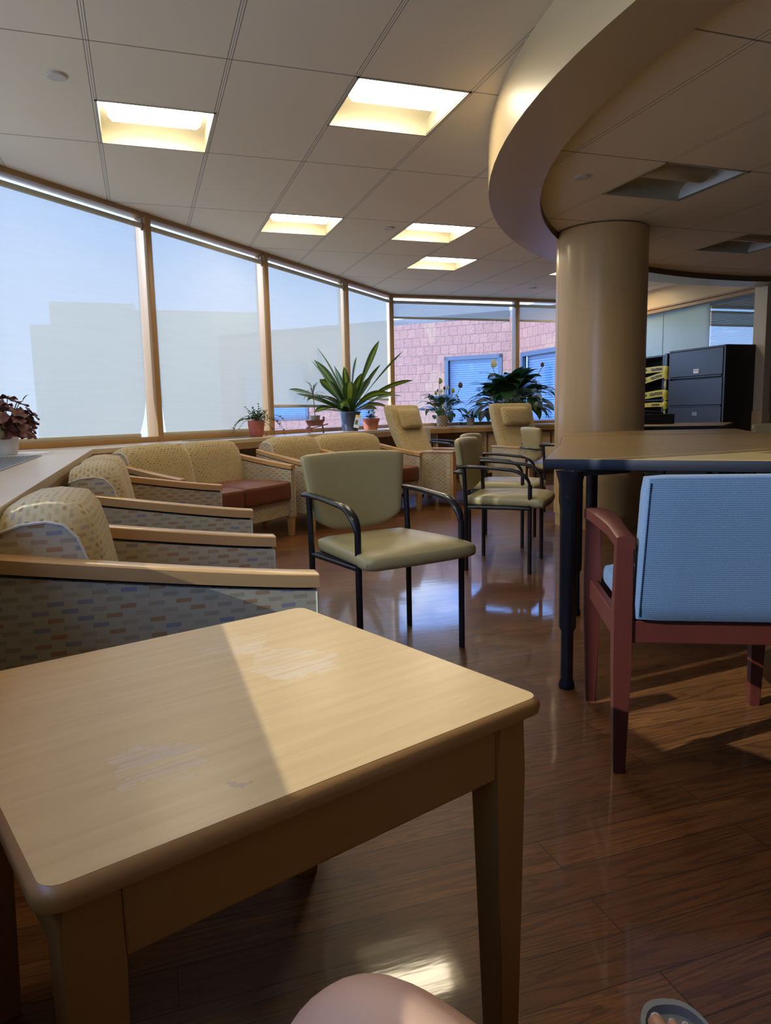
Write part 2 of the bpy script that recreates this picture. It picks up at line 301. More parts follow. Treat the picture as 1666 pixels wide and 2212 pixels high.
# ------------------------------------------------------------------ mesh builder
class MB:
    def __init__(self):
        self.bm = bmesh.new(); self.uv = self.bm.loops.layers.uv.new('UVMap'); self.own = self.bm.faces.layers.int.new('own_uv')
    def add(self, verts, faces, uvs=None):
        vs = [self.bm.verts.new(v) for v in verts]; out = []
        for fi, f in enumerate(faces):
            try: fc = self.bm.faces.new([vs[i] for i in f])
            except ValueError: continue
            if uvs:
                for lp, i in zip(fc.loops, f): lp[self.uv].uv = uvs[i]
                fc[self.own] = 1
            out.append(fc)
        return vs
    def merge(self, b2, fn=None):
        b2.verts.index_update()
        vv = [Vector(v.co) for v in b2.verts]
        if fn: vv = [fn(v) for v in vv]
        self.add(vv, [[v.index for v in f.verts] for f in b2.faces]); b2.free()
    def box(self, c, s, bev=0.0, seg=2, rot=None, fn=None):
        b = bmesh.new(); bmesh.ops.create_cube(b, size=1.0); bmesh.ops.scale(b, vec=s, verts=b.verts)
        if bev > 0: bmesh.ops.bevel(b, geom=list(b.edges), offset=min(bev, min(s) * .49), segments=seg, profile=.5, affect='EDGES')
        mt = Matrix.Translation(c) @ (rot.to_4x4() if rot else Matrix())
        b.transform(mt); self.merge(b, fn); return self
    def bar(self, a, b, w, t, bev=0.0, up=(0, 0, 1)):
        """box between two points, w sideways, t along up"""
        a, b = Vector(a), Vector(b); d = (b - a); L = d.length; x = d.normalized(); y = Vector(up).cross(x)
        if y.length < 1e-4: y = Vector((1, 0, 0)).cross(x)
        y.normalize(); z = x.cross(y); R = Matrix((x, y, z)).transposed()
        return self.box((a + b) / 2, (L, w, t), bev, 2, R)
    def prism(self, poly, z0, z1, bev=0.0, seg=2):
        b = bmesh.new(); vs = [b.verts.new((p[0], p[1], z0)) for p in poly]; f = b.faces.new(vs)
        if f.normal.z > 0: pass
        r = bmesh.ops.extrude_face_region(b, geom=[f]); bmesh.ops.translate(b, vec=(0, 0, z1 - z0), verts=[g for g in r['geom'] if isinstance(g, bmesh.types.BMVert)])
        bmesh.ops.recalc_face_normals(b, faces=b.faces)
        if bev: bmesh.ops.bevel(b, geom=[e for e in b.edges], offset=bev, segments=seg, profile=.5, affect='EDGES')
        self.merge(b); return self
    def tube(self, pts, r, n=10, cap=True, flat=1.0, up=(0, 0, 1)):
        pts = [Vector(p) for p in pts]; rs = r if hasattr(r, '__len__') else [r] * len(pts)
        verts = []; prev = None
        for i, p in enumerate(pts):
            d = (pts[min(i + 1, len(pts) - 1)] - pts[max(i - 1, 0)]).normalized()
            u = Vector(up) if prev is None else prev
            a = u - d * u.dot(d)
            if a.length < 1e-3: a = Vector((1, 0, 0)) - d * d.x
            if a.length < 1e-3: a = Vector((0, 1, 0)) - d * d.y
            a.normalize(); b = d.cross(a); prev = a
            for k in range(n):
                t = 2 * PI * k / n; verts.append(p + (a * math.cos(t) * flat + b * math.sin(t)) * rs[i])
        faces = []
        for i in range(len(pts) - 1):
            for k in range(n): faces.append((i * n + k, i * n + (k + 1) % n, (i + 1) * n + (k + 1) % n, (i + 1) * n + k))
        if cap: faces.append(tuple(range(n - 1, -1, -1))); faces.append(tuple((len(pts) - 1) * n + k for k in range(n)))
        self.add(verts, faces); return self
    def lathe(self, prof, n=24, c=(0, 0, 0), cap=True, sq=None):
        verts = []; faces = []
        for (r, z) in prof:
            for k in range(n):
                t = 2 * PI * k / n; x, y = math.cos(t), math.sin(t)
                if sq:
                    m = (abs(x) ** sq + abs(y) ** sq) ** (-1 / sq); x *= m; y *= m
                verts.append((c[0] + r * x, c[1] + r * y, c[2] + z))
        for i in range(len(prof) - 1):
            for k in range(n): faces.append((i * n + k, i * n + (k + 1) % n, (i + 1) * n + (k + 1) % n, (i + 1) * n + k))
        if cap: faces.append(tuple(range(n - 1, -1, -1))); faces.append(tuple((len(prof) - 1) * n + k for k in range(n)))
        self.add(verts, faces); return self
    def cushion(self, c, s, r=.03, puff=.12, N=8, fn=None, axes=(0, 0, 1)):
        """rounded box whose faces belly out; axes = puff per axis"""
        h = [x / 2 for x in s]; b = bmesh.new(); bmesh.ops.create_cube(b, size=2.0)
        bmesh.ops.subdivide_edges(b, edges=list(b.edges), cuts=N, use_grid_fill=True)
        for v in b.verts:
            p = v.co.copy(); q = Vector((p.x * h[0], p.y * h[1], p.z * h[2]))
            k = Vector([max(-(h[i] - r), min(h[i] - r, q[i])) for i in range(3)]); d = q - k
            if d.length > 1e-9:
                d = d.normalized() * r; q = k + d
            for i in range(3):
                j, l = (i + 1) % 3, (i + 2) % 3
                q[i] += axes[i] * puff * h[i] * p[i] * (1 - p[j] ** 2) * (1 - p[l] ** 2) if axes[i] else 0
            v.co = q + Vector(c)
        self.merge(b, fn); return self
    def leaf(self, path, w, nrm=(0, 0, 1), fold=.25, wf=None, twist=0.0):
        """blade along path, width w; UV u across 0..1"""
        path = [Vector(p) for p in path]; n = len(path); V = []; U = []; F = []
        for i, p in enumerate(path):
            t = i / (n - 1); d = (path[min(i + 1, n - 1)] - path[max(i - 1, 0)]).normalized()
            sd = d.cross(Vector(nrm))
            if sd.length < 1e-3: sd = Vector((1, 0, 0)).cross(d)
            sd.normalize(); up = sd.cross(d)
            if twist: sd = Matrix.Rotation(twist * t, 3, d) @ sd; up = sd.cross(d)
            hw = w * (wf(t) if wf else math.sin(PI * min(1, .06 + t * .94)) ** .7) * .5
            V += [p - sd * hw + up * hw * fold, p, p + sd * hw + up * hw * fold]; U += [(0, t), (.5, t), (1, t)]
        for i in range(n - 1):
            a = i * 3; F += [(a, a + 1, a + 4, a + 3), (a + 1, a + 2, a + 5, a + 4)]
        self.add(V, F, U); return self
    def build(self, name, mat, parent=None, smooth=35, loc=None):
        bm = self.bm; bmesh.ops.remove_doubles(bm, verts=bm.verts, dist=1e-6)
        bm.normal_update()
        for f in bm.faces:
            if f[self.own]: continue
            n = f.normal; ax = max(range(3), key=lambda i: abs(n[i]))
            for lp in f.loops:
                c = lp.vert.co; lp[self.uv].uv = (c.y, c.z) if ax == 0 else ((c.x, c.z) if ax == 1 else (c.x, c.y))
        me = bpy.data.meshes.new(name); bm.to_mesh(me); bm.free()
        if smooth:
            for p in me.polygons: p.use_smooth = True
            me.set_sharp_from_angle(angle=math.radians(smooth))
        me.materials.append(M[mat] if isinstance(mat, str) else mat)
        o = bpy.data.objects.new(name, me); COL.objects.link(o)
        if parent: o.parent = parent
        if loc: o.location = loc
        return o

def thing(name, label, cat, loc=(0, 0, 0), rz=0.0, group=None):
    o = bpy.data.objects.new(name, None); o.empty_display_size = .1; COL.objects.link(o)
    o.location = loc; o.rotation_euler = (0, 0, rz); o['label'] = label; o['category'] = cat
    if group: o['group'] = group
    return o
def tag(o, label, cat, group=None):
    o['label'] = label; o['category'] = cat
    if group: o['group'] = group
    return o
def struct(o, label=None, cat='wall'):
    o['kind'] = 'structure'
    if label: o['label'] = label; o['category'] = cat
    return o
def sempty(name, label, cat):
    o = bpy.data.objects.new(name, None); COL.objects.link(o); return struct(o, label, cat)
def dup(root, loc, rz, label):
    r = root.copy(); COL.objects.link(r); r.location = loc; r.rotation_euler = (0, 0, rz); r['label'] = label
    for ch in list(root.children):
        c = ch.copy(); COL.objects.link(c); c.parent = r
        for g in list(ch.children):
            d = g.copy(); COL.objects.link(d); d.parent = c
    return r
def face_rz(fx, fy): return math.atan2(fx, -fy)     # local -y is the front
def text_mesh(name, body, size, mat, parent, mtx, bold=0.0):
    cu = bpy.data.curves.new(name, 'FONT'); cu.body = body; cu.size = size; cu.align_x = 'CENTER'; cu.align_y = 'CENTER'; cu.offset = bold; cu.extrude = .0004
    tmp = bpy.data.objects.new(name + '_tmp', cu); COL.objects.link(tmp)
    bpy.context.view_layer.update()
    me = bpy.data.meshes.new_from_object(tmp.evaluated_get(bpy.context.evaluated_depsgraph_get()))
    bpy.data.objects.remove(tmp); me.name = name; me.materials.clear(); me.materials.append(M[mat])
    o = bpy.data.objects.new(name, me); COL.objects.link(o); o.parent = parent; o.matrix_local = mtx; return o

# ------------------------------------------------------------------ camera
HC = .94
F_PX, YAW, PIT, ROL = 1546.6, .32451434, .136191317, .0212413274
cy, sy, cp, sp, cr, sr = math.cos(YAW), math.sin(YAW), math.cos(PIT), math.sin(PIT), math.cos(ROL), math.sin(ROL)
fw = Vector((sy * cp, cy * cp, -sp)); rt = Vector((cy, -sy, 0)); dn = fw.cross(rt)
r2 = cr * rt + sr * dn; d2 = -sr * rt + cr * dn
cam = bpy.data.cameras.new('camera'); camo = bpy.data.objects.new('camera', cam); COL.objects.link(camo)
mw = Matrix((r2, -d2, -fw)).transposed().to_4x4(); mw.translation = (0, 0, HC); camo.matrix_world = mw
cam.sensor_fit = 'HORIZONTAL'; cam.sensor_width = 36.0; cam.lens = 36.0 * F_PX / 1666.0; cam.clip_start = .02
S.camera = camo

# ------------------------------------------------------------------ shell geometry
HO, HI, HR = 2.56, 2.325, 2.27           # outer ceiling, inner ceiling, underside of ring
ZC = .75                                 # counter top
M1 = Vector((.127, 6.271)); W = Vector((.7, .7141)); NI = Vector((.7141, -.7))     # NW wall: along, into the room
def nw(s, off=0.0): p = M1 + W * s + NI * off; return (p.x, p.y)
XW = -.93; YN = 9.56
S_C0 = (XW - M1.x) / W.x                 # corner with west wall
S_C1 = (YN - M1.y) / W.y                 # corner with north wall
CW = nw(S_C0); CN = nw(S_C1)
XE = 6.84

m = MB(); m.box((3.2, 2.7, -.05), (9.6, 14.4, .1)); struct(m.build('floor', 'floor', smooth=0), 'glossy brown oak plank floor', 'floor')

def grid_ceiling(name, z, mat, x0, x1, y0, y1, holes, planes=(), thick=None):
    """faces on half cells of the tile grid with openings for the fixtures"""
    b = MB(); h = GB / 2
    i0, i1 = math.floor((x0 - GX0) / GA), math.ceil((x1 - GX0) / GA); j0, j1 = math.floor((y0 - GY0) / h), math.ceil((y1 - GY0) / h)
    for i in range(i0, i1):
        for j in range(j0, j1):
            if (i, j) in holes: continue
            xa, ya = GX0 + i * GA, GY0 + j * h
            b.add([(xa, ya, z), (xa, ya + h, z), (xa + GA, ya + h, z), (xa + GA, ya, z)], [(0, 1, 2, 3)])
    bmesh.ops.remove_doubles(b.bm, verts=b.bm.verts, dist=1e-5)
    for co, no in planes:
        g = list(b.bm.verts) + list(b.bm.edges) + list(b.bm.faces)
        bmesh.ops.bisect_plane(b.bm, geom=g, plane_co=co, plane_no=no, clear_outer=True)
    return b.build(name, mat, smooth=0)
LIT = [(1, 3), (3, 2), (3, 6), (5, 6), (6, 8), (9, 8)]           # (i, half-j) cells that hold a lit troffer
LIT_ADDED = [(1, -2), (11, 10), (13, 8), (13, 11)]  # unseen fixtures added to brighten the room, the soffit and the office
OFF = [(6, 2), (9, 4)]
planes = [((XW - .03, 0, 0), (-1, 0, 0)), ((M1.x - NI.x * .03, M1.y - NI.y * .03, 0), (-NI.x, -NI.y, 0)), ((0, YN + .03, 0), (0, 1, 0)), ((8.4, 0, 0), (1, 0, 0)), ((0, -4.3, 0), (0, -1, 0))]
oc = grid_ceiling('ceiling', HO, 'ceil_out', -1.6, 8.6, -4.5, 10, set(LIT + LIT_ADDED), planes)
struct(oc, 'grey beige lay-in tile ceiling over the window side', 'ceiling')
# lower ceiling inside the ring, cut to a disc
RC = Vector((6.08, 2.15)); RO, RI = 4.45, 4.13
b = MB(); h = GB / 2
for i in range(3, 20):
    for j in range(-8, 8):
        if (i, j) in OFF: continue
        xa, ya = GX0 + i * GA, GY0 + j * h
        b.add([(xa, ya, HI), (xa, ya + h, HI), (xa + GA, ya + h, HI), (xa + GA, ya, HI)], [(0, 1, 2, 3)])
bmesh.ops.remove_doubles(b.bm, verts=b.bm.verts, dist=1e-5)
for k in range(72):
    a = 2 * PI * k / 72; n_ = Vector((math.cos(a), math.sin(a), 0)); co = Vector((RC.x, RC.y, 0)) + n_ * (RI + .02)
    bmesh.ops.bisect_plane(b.bm, geom=list(b.bm.verts) + list(b.bm.edges) + list(b.bm.faces), plane_co=co, plane_no=n_, clear_outer=True)
struct(b.build('ceiling_inner', 'ceil_in', smooth=0), 'darker lowered tile ceiling inside the curved beam', 'ceiling')

# ring: outer face + underside + small inner lip
def ring_band(prof, mat, name, label, parent=None):
    b = MB(); n = 160; V = []; Fc = []
    for k in range(n):
        a = 2 * PI * k / n
        for (r, z) in prof: V.append((RC.x + r * math.cos(a), RC.y + r * math.sin(a), z))
    q = len(prof)
    for k in range(n):
        for i in range(q - 1): Fc.append((k * q + i, ((k + 1) % n) * q + i, ((k + 1) % n) * q + i + 1, k * q + i + 1))
    b.add(V, Fc); return b.build(name, mat, parent, 30)
rg = sempty('trim_1', 'cream curved ring beam hanging under the ceiling', 'beam')
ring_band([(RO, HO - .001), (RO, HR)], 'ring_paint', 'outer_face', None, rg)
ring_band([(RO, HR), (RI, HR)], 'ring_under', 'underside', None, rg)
ring_band([(RI, HR), (RI, HI + .01)], 'trim_dark', 'inner_lip', None, rg)

# column
CC = (3.535, 5.01)
colm = sempty('column', 'round maple veneered column', 'column'); colm.location = (CC[0], CC[1], 0)
m = MB(); m.lathe([(.35, .10), (.35, HI - .012)], 96); m.build('column_shaft', 'maple_z', colm, 30)
m = MB(); m.lathe([(.338, 0), (.338, .10)], 96); m.build('plinth', 'maple_z', colm, 30)
m = MB(); m.lathe([(.336, HI - .014), (.336, HI + .004)], 96); m.build('shadow_gap', 'trim_dark', colm, 30)
m = MB(); m.box((.3495 * math.cos(math.radians(168)), .3495 * math.sin(math.radians(168)), 1.2), (.002, .002, 2.2)); m.build('veneer_seam', 'trim_dark', colm, 0)

# walls under the windows and elsewhere
def wallbar(name, a, b, z0, z1, thick, mat, label, side=-1):
    a, b = Vector(a), Vector(b); d = (b - a).normalized(); nn = Vector((-d.y, d.x)) * side
    m = MB(); poly = [a, b, b + nn * thick, a + nn * thick]; m.prism([(p.x, p.y) for p in poly], z0, z1); return struct(m.build(name, mat, smooth=0), label)
SIDE = 1
wallbar('wall_west', (XW, -4.2), CW, 0, ZC - .03, .12, 'wall_paint', 'beige wall under the west windows', 1)
wallbar('wall_northwest', CW, CN, 0, ZC - .03, .12, 'wall_paint', 'beige wall under the slanted window row', 1)
wallbar('wall_north', CN, (7.6, YN), 0, ZC - .03, .12, 'wall_paint', 'beige wall under the north windows', 1)
wallbar('wall_south', (XW, -4.2), (8.2, -4.2), 0, HO, .1, 'wall_paint', 'beige back wall', -1)

# ------------------------------------------------------------------ windows and blinds
POST = .062; HEAD = .036; SILL = .045; DEP = .11
def window(idx, a, b, nin, label, mull=True, glassmat='glass'):
    """opening from a to b (plan), nin = unit normal into the room"""
    w_ = sempty('window_%d' % idx, label, 'window'); a, b = Vector(a), Vector(b); d = (b - a).normalized(); nin = Vector(nin)
    P = lambda s, off, z: (a + d * s + nin * off).to_3d() + Vector((0, 0, z)); L = (b - a).length
    fr = MB()
    fr.bar(P(0, -.02, HO - HEAD / 2), P(L, -.02, HO - HEAD / 2), DEP, HEAD, .004)
    fr.bar(P(0, -.02, ZC + SILL / 2), P(L, -.02, ZC + SILL / 2), DEP, SILL, .004)
    fr.build('frame', 'trim_wood', w_, 30)
    mu = MB(); 
    if mull:
        mu.bar(P(0, -.02, ZC), P(0, -.02, HO), POST, DEP + .01, .004, up=nin.to_3d()); mu.build('mullion', 'trim_wood', w_, 30)
    g = MB(); g.bar(P(.03, -.05, (ZC + HO) / 2), P(L - .03, -.05, (ZC + HO) / 2), .008, HO - ZC - .08); g.build('glass_pane', glassmat, w_, 0)
    return w_
def blind(a, b, nin, zbot, label, gap0=.035, gap1=.05, curl0=0.0, curl1=0.0, group='roller blinds over the windows'):
    a, b = Vector(a), Vector(b); d = (b - a).normalized(); nin = Vector(nin); L = (b - a).length
    t = thing('roller_blind', label, 'blind', (0, 0, 0), 0, group)
    P = lambda s, off, z: (a + d * s + nin * off).to_3d() + Vector((0, 0, z))
    zt = HO - .098; s0, s1 = POST / 2 + gap0, L - POST / 2 - gap1
    m = MB(); m.tube([P(POST / 2 + .012, .0, zt), P(L - POST / 2 - .012, .0, zt)], .020, 14); m.build('roller_tube', 'piping', t, 40)
    for s in (POST / 2 + .006, L - POST / 2 - .006):
        m = MB(); m.box(P(s, .0, zt + .01), (.012, .012, .085), .002); m.build('bracket', 'chrome', t, 0)
    m = MB(); NX, NZ = 14, 22; V = []; Fc = []
    for j in range(NZ + 1):
        v = j / NZ; z = zt + (zbot - zt) * v
        for i in range(NX + 1):
            u = i / NX; sa = s0 + curl0 * max(0, v - .5) ** 2 * 4 * .5; sb = s1 - curl1 * max(0, v - .78) ** 2 * 20
            off = -.022 + .004 * math.sin(u * 9 + v * 3) * v - (.05 * curl1 * max(0, u - .8) * max(0, v - .7) * 16)
            V.append(P(sa + (sb - sa) * u, off, z))
    for j in range(NZ):
        for i in range(NX): k = j * (NX + 1) + i; Fc.append((k, k + 1, k + NX + 2, k + NX + 1))
    m.add(V, Fc); m.build('fabric', 'blind', t, 60)
    m = MB(); m.bar(P(s0, -.022, zbot), P(s1 - curl1 * .9, -.022, zbot), .016, .03, .004); m.build('bottom_bar', 'piping', t, 30)
    return t
nwn = (NI.x, NI.y)
SN = [S_C0, 0.0, 1.62, 3.30, S_C1]
names = ['second mullion bay', '', '', '']
wl = ['large window nearest the camera behind a full blind', 'slanted window with a full blind right of the dark red plant', 'window behind the tall striped plant', 'narrow window ending at the corner post']
bl = ['closed roller blind on the biggest window behind the dark red plant', 'closed roller blind with a curled left edge above the trailing plant', 'nearly closed roller blind behind the wheelbarrow planter', 'nearly closed roller blind next to the corner post']
zb = [ZC + .060, ZC + .060, 1.045, 1.135]
for k in range(4):
    a, b_ = nw(SN[k]), nw(SN[k + 1])
    window(k + 1, a, b_, nwn, wl[k]); blind(a, b_, nwn, zb[k], bl[k], *[(.03, .045, 0, .10), (.03, .045, .13, .01), (.03, .03, 0, 0), (.03, .05, 0, 0)][k])
NX_ = [CN[0], 5.30, 7.08]
window(5, (NX_[0], YN), (NX_[1], YN), (0, -1), 'north window showing a brick wall between corner post and mullion')
blind((NX_[0], YN), (NX_[1], YN), (0, -1), 2.255, 'mostly raised roller blind over the brick view', .01, .07)
window(6, (NX_[1], YN), (NX_[2], YN), (0, -1), 'north window partly hidden by the column')
blind((NX_[1], YN), (NX_[2], YN), (0, -1), 2.255, 'mostly raised roller blind beside the column', .02, .03)
YW = [-4.2, -2.1, -.25, 1.66, 3.42, CW[1]]
for k in range(5):
    window(7 + k, (XW, YW[k]), (XW, YW[k + 1]), (1, 0), 'west window number %d from the back wall' % (k + 1))
    if k == 2: blind((XW, YW[k]), (XW, YW[k + 1]), (1, 0), 2.16, 'raised roller blind on the sunlit west window', .02, .05)
    else: blind((XW, YW[k]), (XW, YW[k + 1]), (1, 0), ZC + .075, 'closed roller blind on west window %d from the back wall' % (k + 1), .02, .012)

# counter under the windows
ct = thing('window_counter', 'long maple counter running under the row of windows', 'counter', (0, 0, 0))
XF = -.312; OF = .53; YF = YN - .56
def isect_nw_x(x, off): s = (x - M1.x - NI.x * off) / W.x; return nw(s, off)
def isect_nw_y(y, off): s = (y - M1.y - NI.y * off) / W.y; return nw(s, off)
c1 = isect_nw_x(XF, OF); c2 = isect_nw_y(YF, OF)
back = .035
cwb = isect_nw_x(XW + back, back); cnb = isect_nw_y(YN - back, back)
m = MB(); m.prism([(XW + back, -4.15), (XF, -4.15), c1, c2, (7.4, YF), (7.4, YN - back), cnb, cwb], ZC - .03, ZC, .0); m.build('worktop', 'counter_top', ct, 0)
def strip(a, b, z0, z1, th, name, mat, off=0):
    a, b = Vector(a), Vector(b); m = MB(); m.bar(a.to_3d() + Vector((0, 0, (z0 + z1) / 2)), b.to_3d() + Vector((0, 0, (z0 + z1) / 2)), th, z1 - z0, .003); return m.build(name, mat, ct, 0)
d_ = .012
strip((XF - d_, -4.15), (c1[0] - d_, c1[1]), ZC - .085, ZC - .031, .02, 'front_edge', 'trim_wood')
strip((c1[0] - d_ * .7, c1[1] + d_ * .7), (c2[0] - d_ * .7, c2[1] + d_ * .7), ZC - .085, ZC - .031, .02, 'front_edge', 'trim_wood')
strip((c2[0], c2[1] + d_), (7.4, YF + d_), ZC - .085, ZC - .031, .02, 'front_edge', 'trim_wood')
# grilles let into the worktop
def grille(c, ang, L, wd, nsl):
    m = MB(); R = Matrix.Rotation(ang, 3, 'Z'); c = Vector(c)
    for sgn in (-1, 1):
        m.box(c + R @ Vector((0, sgn * (wd / 2 - .006), .003)), (L, .012, .006), .001, 1, R); m.box(c + R @ Vector((sgn * (L / 2 - .006), 0, .003)), (.012, wd, .006), .001, 1, R)
    for k in range(nsl): m.box(c + R @ Vector((0, -wd / 2 + wd * (k + .5) / nsl, .002)), (L - .02, wd / nsl * .5, .004), 0, 1, R)
    m.box(c + R @ Vector((0, 0, .0006)), (L - .01, wd - .01, .001), 0, 1, R)
    return m.build('vent_grille', 'grille', ct, 0)
grille((-.645, 3.20, ZC), PI / 2, 2.30, .235, 12)
g2 = nw(.55, .24); grille((g2[0], g2[1], ZC), math.atan2(W.y, W.x), .95, .10, 7)
text_mesh('edge_lettering', 'Conduct Is Kind', .040, 'ink', ct, Matrix.Translation((XF - .0018, 1.86, ZC - .058)) @ Euler((PI / 2, 0, PI / 2)).to_matrix().to_4x4())
# panel fronts under the north counter
def ncab(x0, x1, label):
    t = thing('base_cabinet', label, 'cabinet', ((x0 + x1) / 2, YF + .30, 0))
    w_ = x1 - x0; m = MB(); m.box((0, 0, .36), (w_, .40, .56), .002); m.build('body', 'maple', t, 0)
    m = MB(); m.box((0, .02, .04), (w_, .36, .08)); m.build('toe_kick', 'trim_dark', t, 0)
    m = MB(); m.box((0, -.209, .36), (w_ - .012, .016, .54), .003); m.build('door', 'maple', t, 0)
ncab(4.62, 5.60, 'maple cabinet front below the north counter left of the column')
ncab(5.64, 6.55, 'maple cabinet front below the north counter behind the column')
t = thing('open_shelf', 'open maple shelf bay below the north counter behind the green chair', 'shelf', (4.20, YF + .30, 0))
m = MB(); m.box((-.37, 0, .33), (.02, .4, .66)); m.build('side_panel', 'maple', t, 0)
m = MB(); m.box((.37, 0, .33), (.02, .4, .66)); m.build('side_panel', 'maple', t, 0)
m = MB(); m.box((0, .19, .33), (.72, .02, .62)); m.build('back_panel', 'trim_wood', t, 0)
m = MB(); m.box((0, 0, .10), (.72, .38, .02)); m.build('shelf_board', 'maple', t, 0)
m = MB(); m.box((0, 0, .40), (.72, .38, .02)); m.build('shelf_board', 'maple', t, 0)

# ------------------------------------------------------------------ troffers
def troffer(cell, z, on, label, group):
    i, j = cell; x0, y0 = GX0 + i * GA, GY0 + j * GB / 2; w_ = GA; d = GB / 2; e = .012
    t = thing('ceiling_light', label, 'light', (x0 + w_ / 2, y0 + d / 2, z), 0, group)
    m = MB()
    for sx in (-1, 1): m.box((sx * (w_ / 2 - e / 2), 0, .001), (e, d, .008)); m.box((0, sx * (d / 2 - e / 2), .001), (w_, e, .008))
    m.build('frame', 'white_paint', t, 0)
    D = .115; N = 20; V = []; Fc = []; hw = w_ / 2 - e
    for k in range(N + 1):
        a = PI * k / N; y = -math.cos(a) * (d / 2 - e); zz = D * math.sin(a) ** .6 if 0 < k < N else 0
        V += [(-hw, y, zz), (hw, y, zz)]
    for k in range(N): Fc.append((2 * k, 2 * k + 1, 2 * k + 3, 2 * k + 2))
    m = MB(); m.add(V, Fc); m.build('reflector', 'white_paint', t, 60)
    for sx in (-1, 1):
        m = MB(); m.add([(sx * hw, V[2 * k][1], V[2 * k][2]) for k in range(N + 1)], [tuple(range(N + 1))]); m.build('end_plate', 'end_plate' if not on else 'white_paint', t, 0)
    # lamp basket: half barrel with rounded ends along x
    m = MB(); L = w_ * .86; R = .088; prof = []; n = 14; V = []; Fc = []; X = [-L / 2, -L / 2 + .012, -L / 2 + .035, L / 2 - .035, L / 2 - .012, L / 2]; SC = [.0, .72, 1, 1, .72, .0]
    for x, s in zip(X, SC):
        for k in range(n + 1):
            a = PI * k / n; V.append((x, -R * math.cos(a) * max(s, .02), .094 - .072 * math.sin(a) * max(s, .02)))
    q = n + 1
    for i_ in range(len(X) - 1):
        for k in range(n): Fc.append((i_ * q + k, i_ * q + k + 1, (i_ + 1) * q + k + 1, (i_ + 1) * q + k))
    m.add(V, Fc); m.build('lamp_basket', 'lamp_on' if on else 'lamp_off', t, 60)
    return t
tl = ['lit square ceiling light nearest the left windows', 'lit square ceiling light beside the curved beam, largest of them', 'lit ceiling light near the window row, middle distance', 'lit ceiling light right of the small round cap', 'lit ceiling light furthest along the row', 'lit ceiling light mostly hidden behind the column']
for c, l in zip(LIT, tl): troffer(c, HO, True, l, 'lit recessed ceiling lights')
for c, l in zip(LIT_ADDED, ['lit ceiling light behind the camera near the windows', 'lit ceiling light in front of the office glass', 'lit ceiling light inside the office behind the blind', 'lit ceiling light inside the office behind the frosted panel']): troffer(c, HO, True, l, 'lit recessed ceiling lights')
for c, l in zip(OFF, ['unlit ceiling light above the column inside the ring', 'unlit ceiling light right of the column near the office']): troffer(c, HI, False, l, 'unlit recessed ceiling lights')
def cap(x, y, z, label):
    m = MB(); m.lathe([(.042, -.012), (.046, -.009), (.046, 0)], 28); o = m.build('sprinkler_cover', 'cap_paint', None, 30, (x, y, z)); tag(o, label, 'sprinkler cover', 'round sprinkler caps')
cap(-.273, 3.932, HO, 'round white cap on the ceiling left of the first light')
cap(2.174, 6.206, HO, 'round white cap on the ceiling between two lit lights')
cap(5.052, 8.689, HO, 'round white cap on the ceiling near the north windows')
cap(2.599, 3.895, HI, 'round white cap on the lowered ceiling above the column')

# ------------------------------------------------------------------ office wall to the east
wallbar('wall_east', (XE, -4.2), (XE, 6.45), 0, HO, .12, 'trim_dark', 'dark wood wall on the right', -1)
wallbar('wall_office', (XE, 6.45), (XE, YN), 2.25, HO, .12, 'soffit_paint', 'tan soffit above the office glass', -1)
wallbar('wall_office_base', (XE, 6.63), (XE, YN), 0, .30, .10, 'wall_paint', 'low wall under the office glass', -1)
m = MB(); m.box((XE - .02, 6.54, HO / 2), (.16, .18, HO), .004); struct(m.build('trim_2', 'wall_paint', smooth=0), 'beige door post beside the office glass', 'post')
m = MB(); m.box((XE - .03, 6.535, .44), (.17, .20, .88), .004); struct(m.build('trim_3', 'maple', smooth=0), 'wood base block of the door post', 'post')
m = MB(); m.box((XE - .015, 8.05, 2.30), (.04, 2.9, .022), .003); m.box((XE - .02, 8.05, 2.255), (.05, 2.9, .04), .004); struct(m.build('trim_4', 'trim_wood', smooth=0), 'wood rail under the tan soffit', 'trim')
w12 = sempty('window_12', 'office glass wall above the cabinets', 'window')
m = MB(); m.box((XE + .03, 7.03, 1.27), (.008, .84, 1.93)); m.build('glass_pane', 'office_glass', w12, 0)
m = MB(); m.box((XE + .03, 8.47, 1.25), (.012, 2.04, 2.0)); m.build('frosted_panel', 'frosted', w12, 0)
m = MB(); m.box((XE + .022, 8.30, 1.25), (.006, .010, 2.0)); m.build('panel_joint', 'slat', w12, 0)
vb = thing('venetian_blind', 'grey venetian blind behind the office glass above the cabinet', 'blind', (XE + .09, 7.06, 0))
m = MB()
R = Matrix.Rotation(math.radians(52), 3, 'Y')
for k in range(58): m.box((0, 0, .50 + k * .030), (.032, .86, .0015), 0, 1, R)
m.build('slats', 'slat', vb, 0)
m = MB(); m.box((0, 0, 2.225), (.04, .88, .04), .004); m.build('head_rail', 'slat', vb, 0)
m = MB(); m.box((0, 0, .47), (.03, .86, .02), .004); m.build('bottom_rail', 'slat', vb, 0)
wallbar('wall_office_back', (XE + 1.4, 5.5), (XE + 1.4, YN), 0, HO, .1, 'wall_paint', 'back wall inside the office', -1)

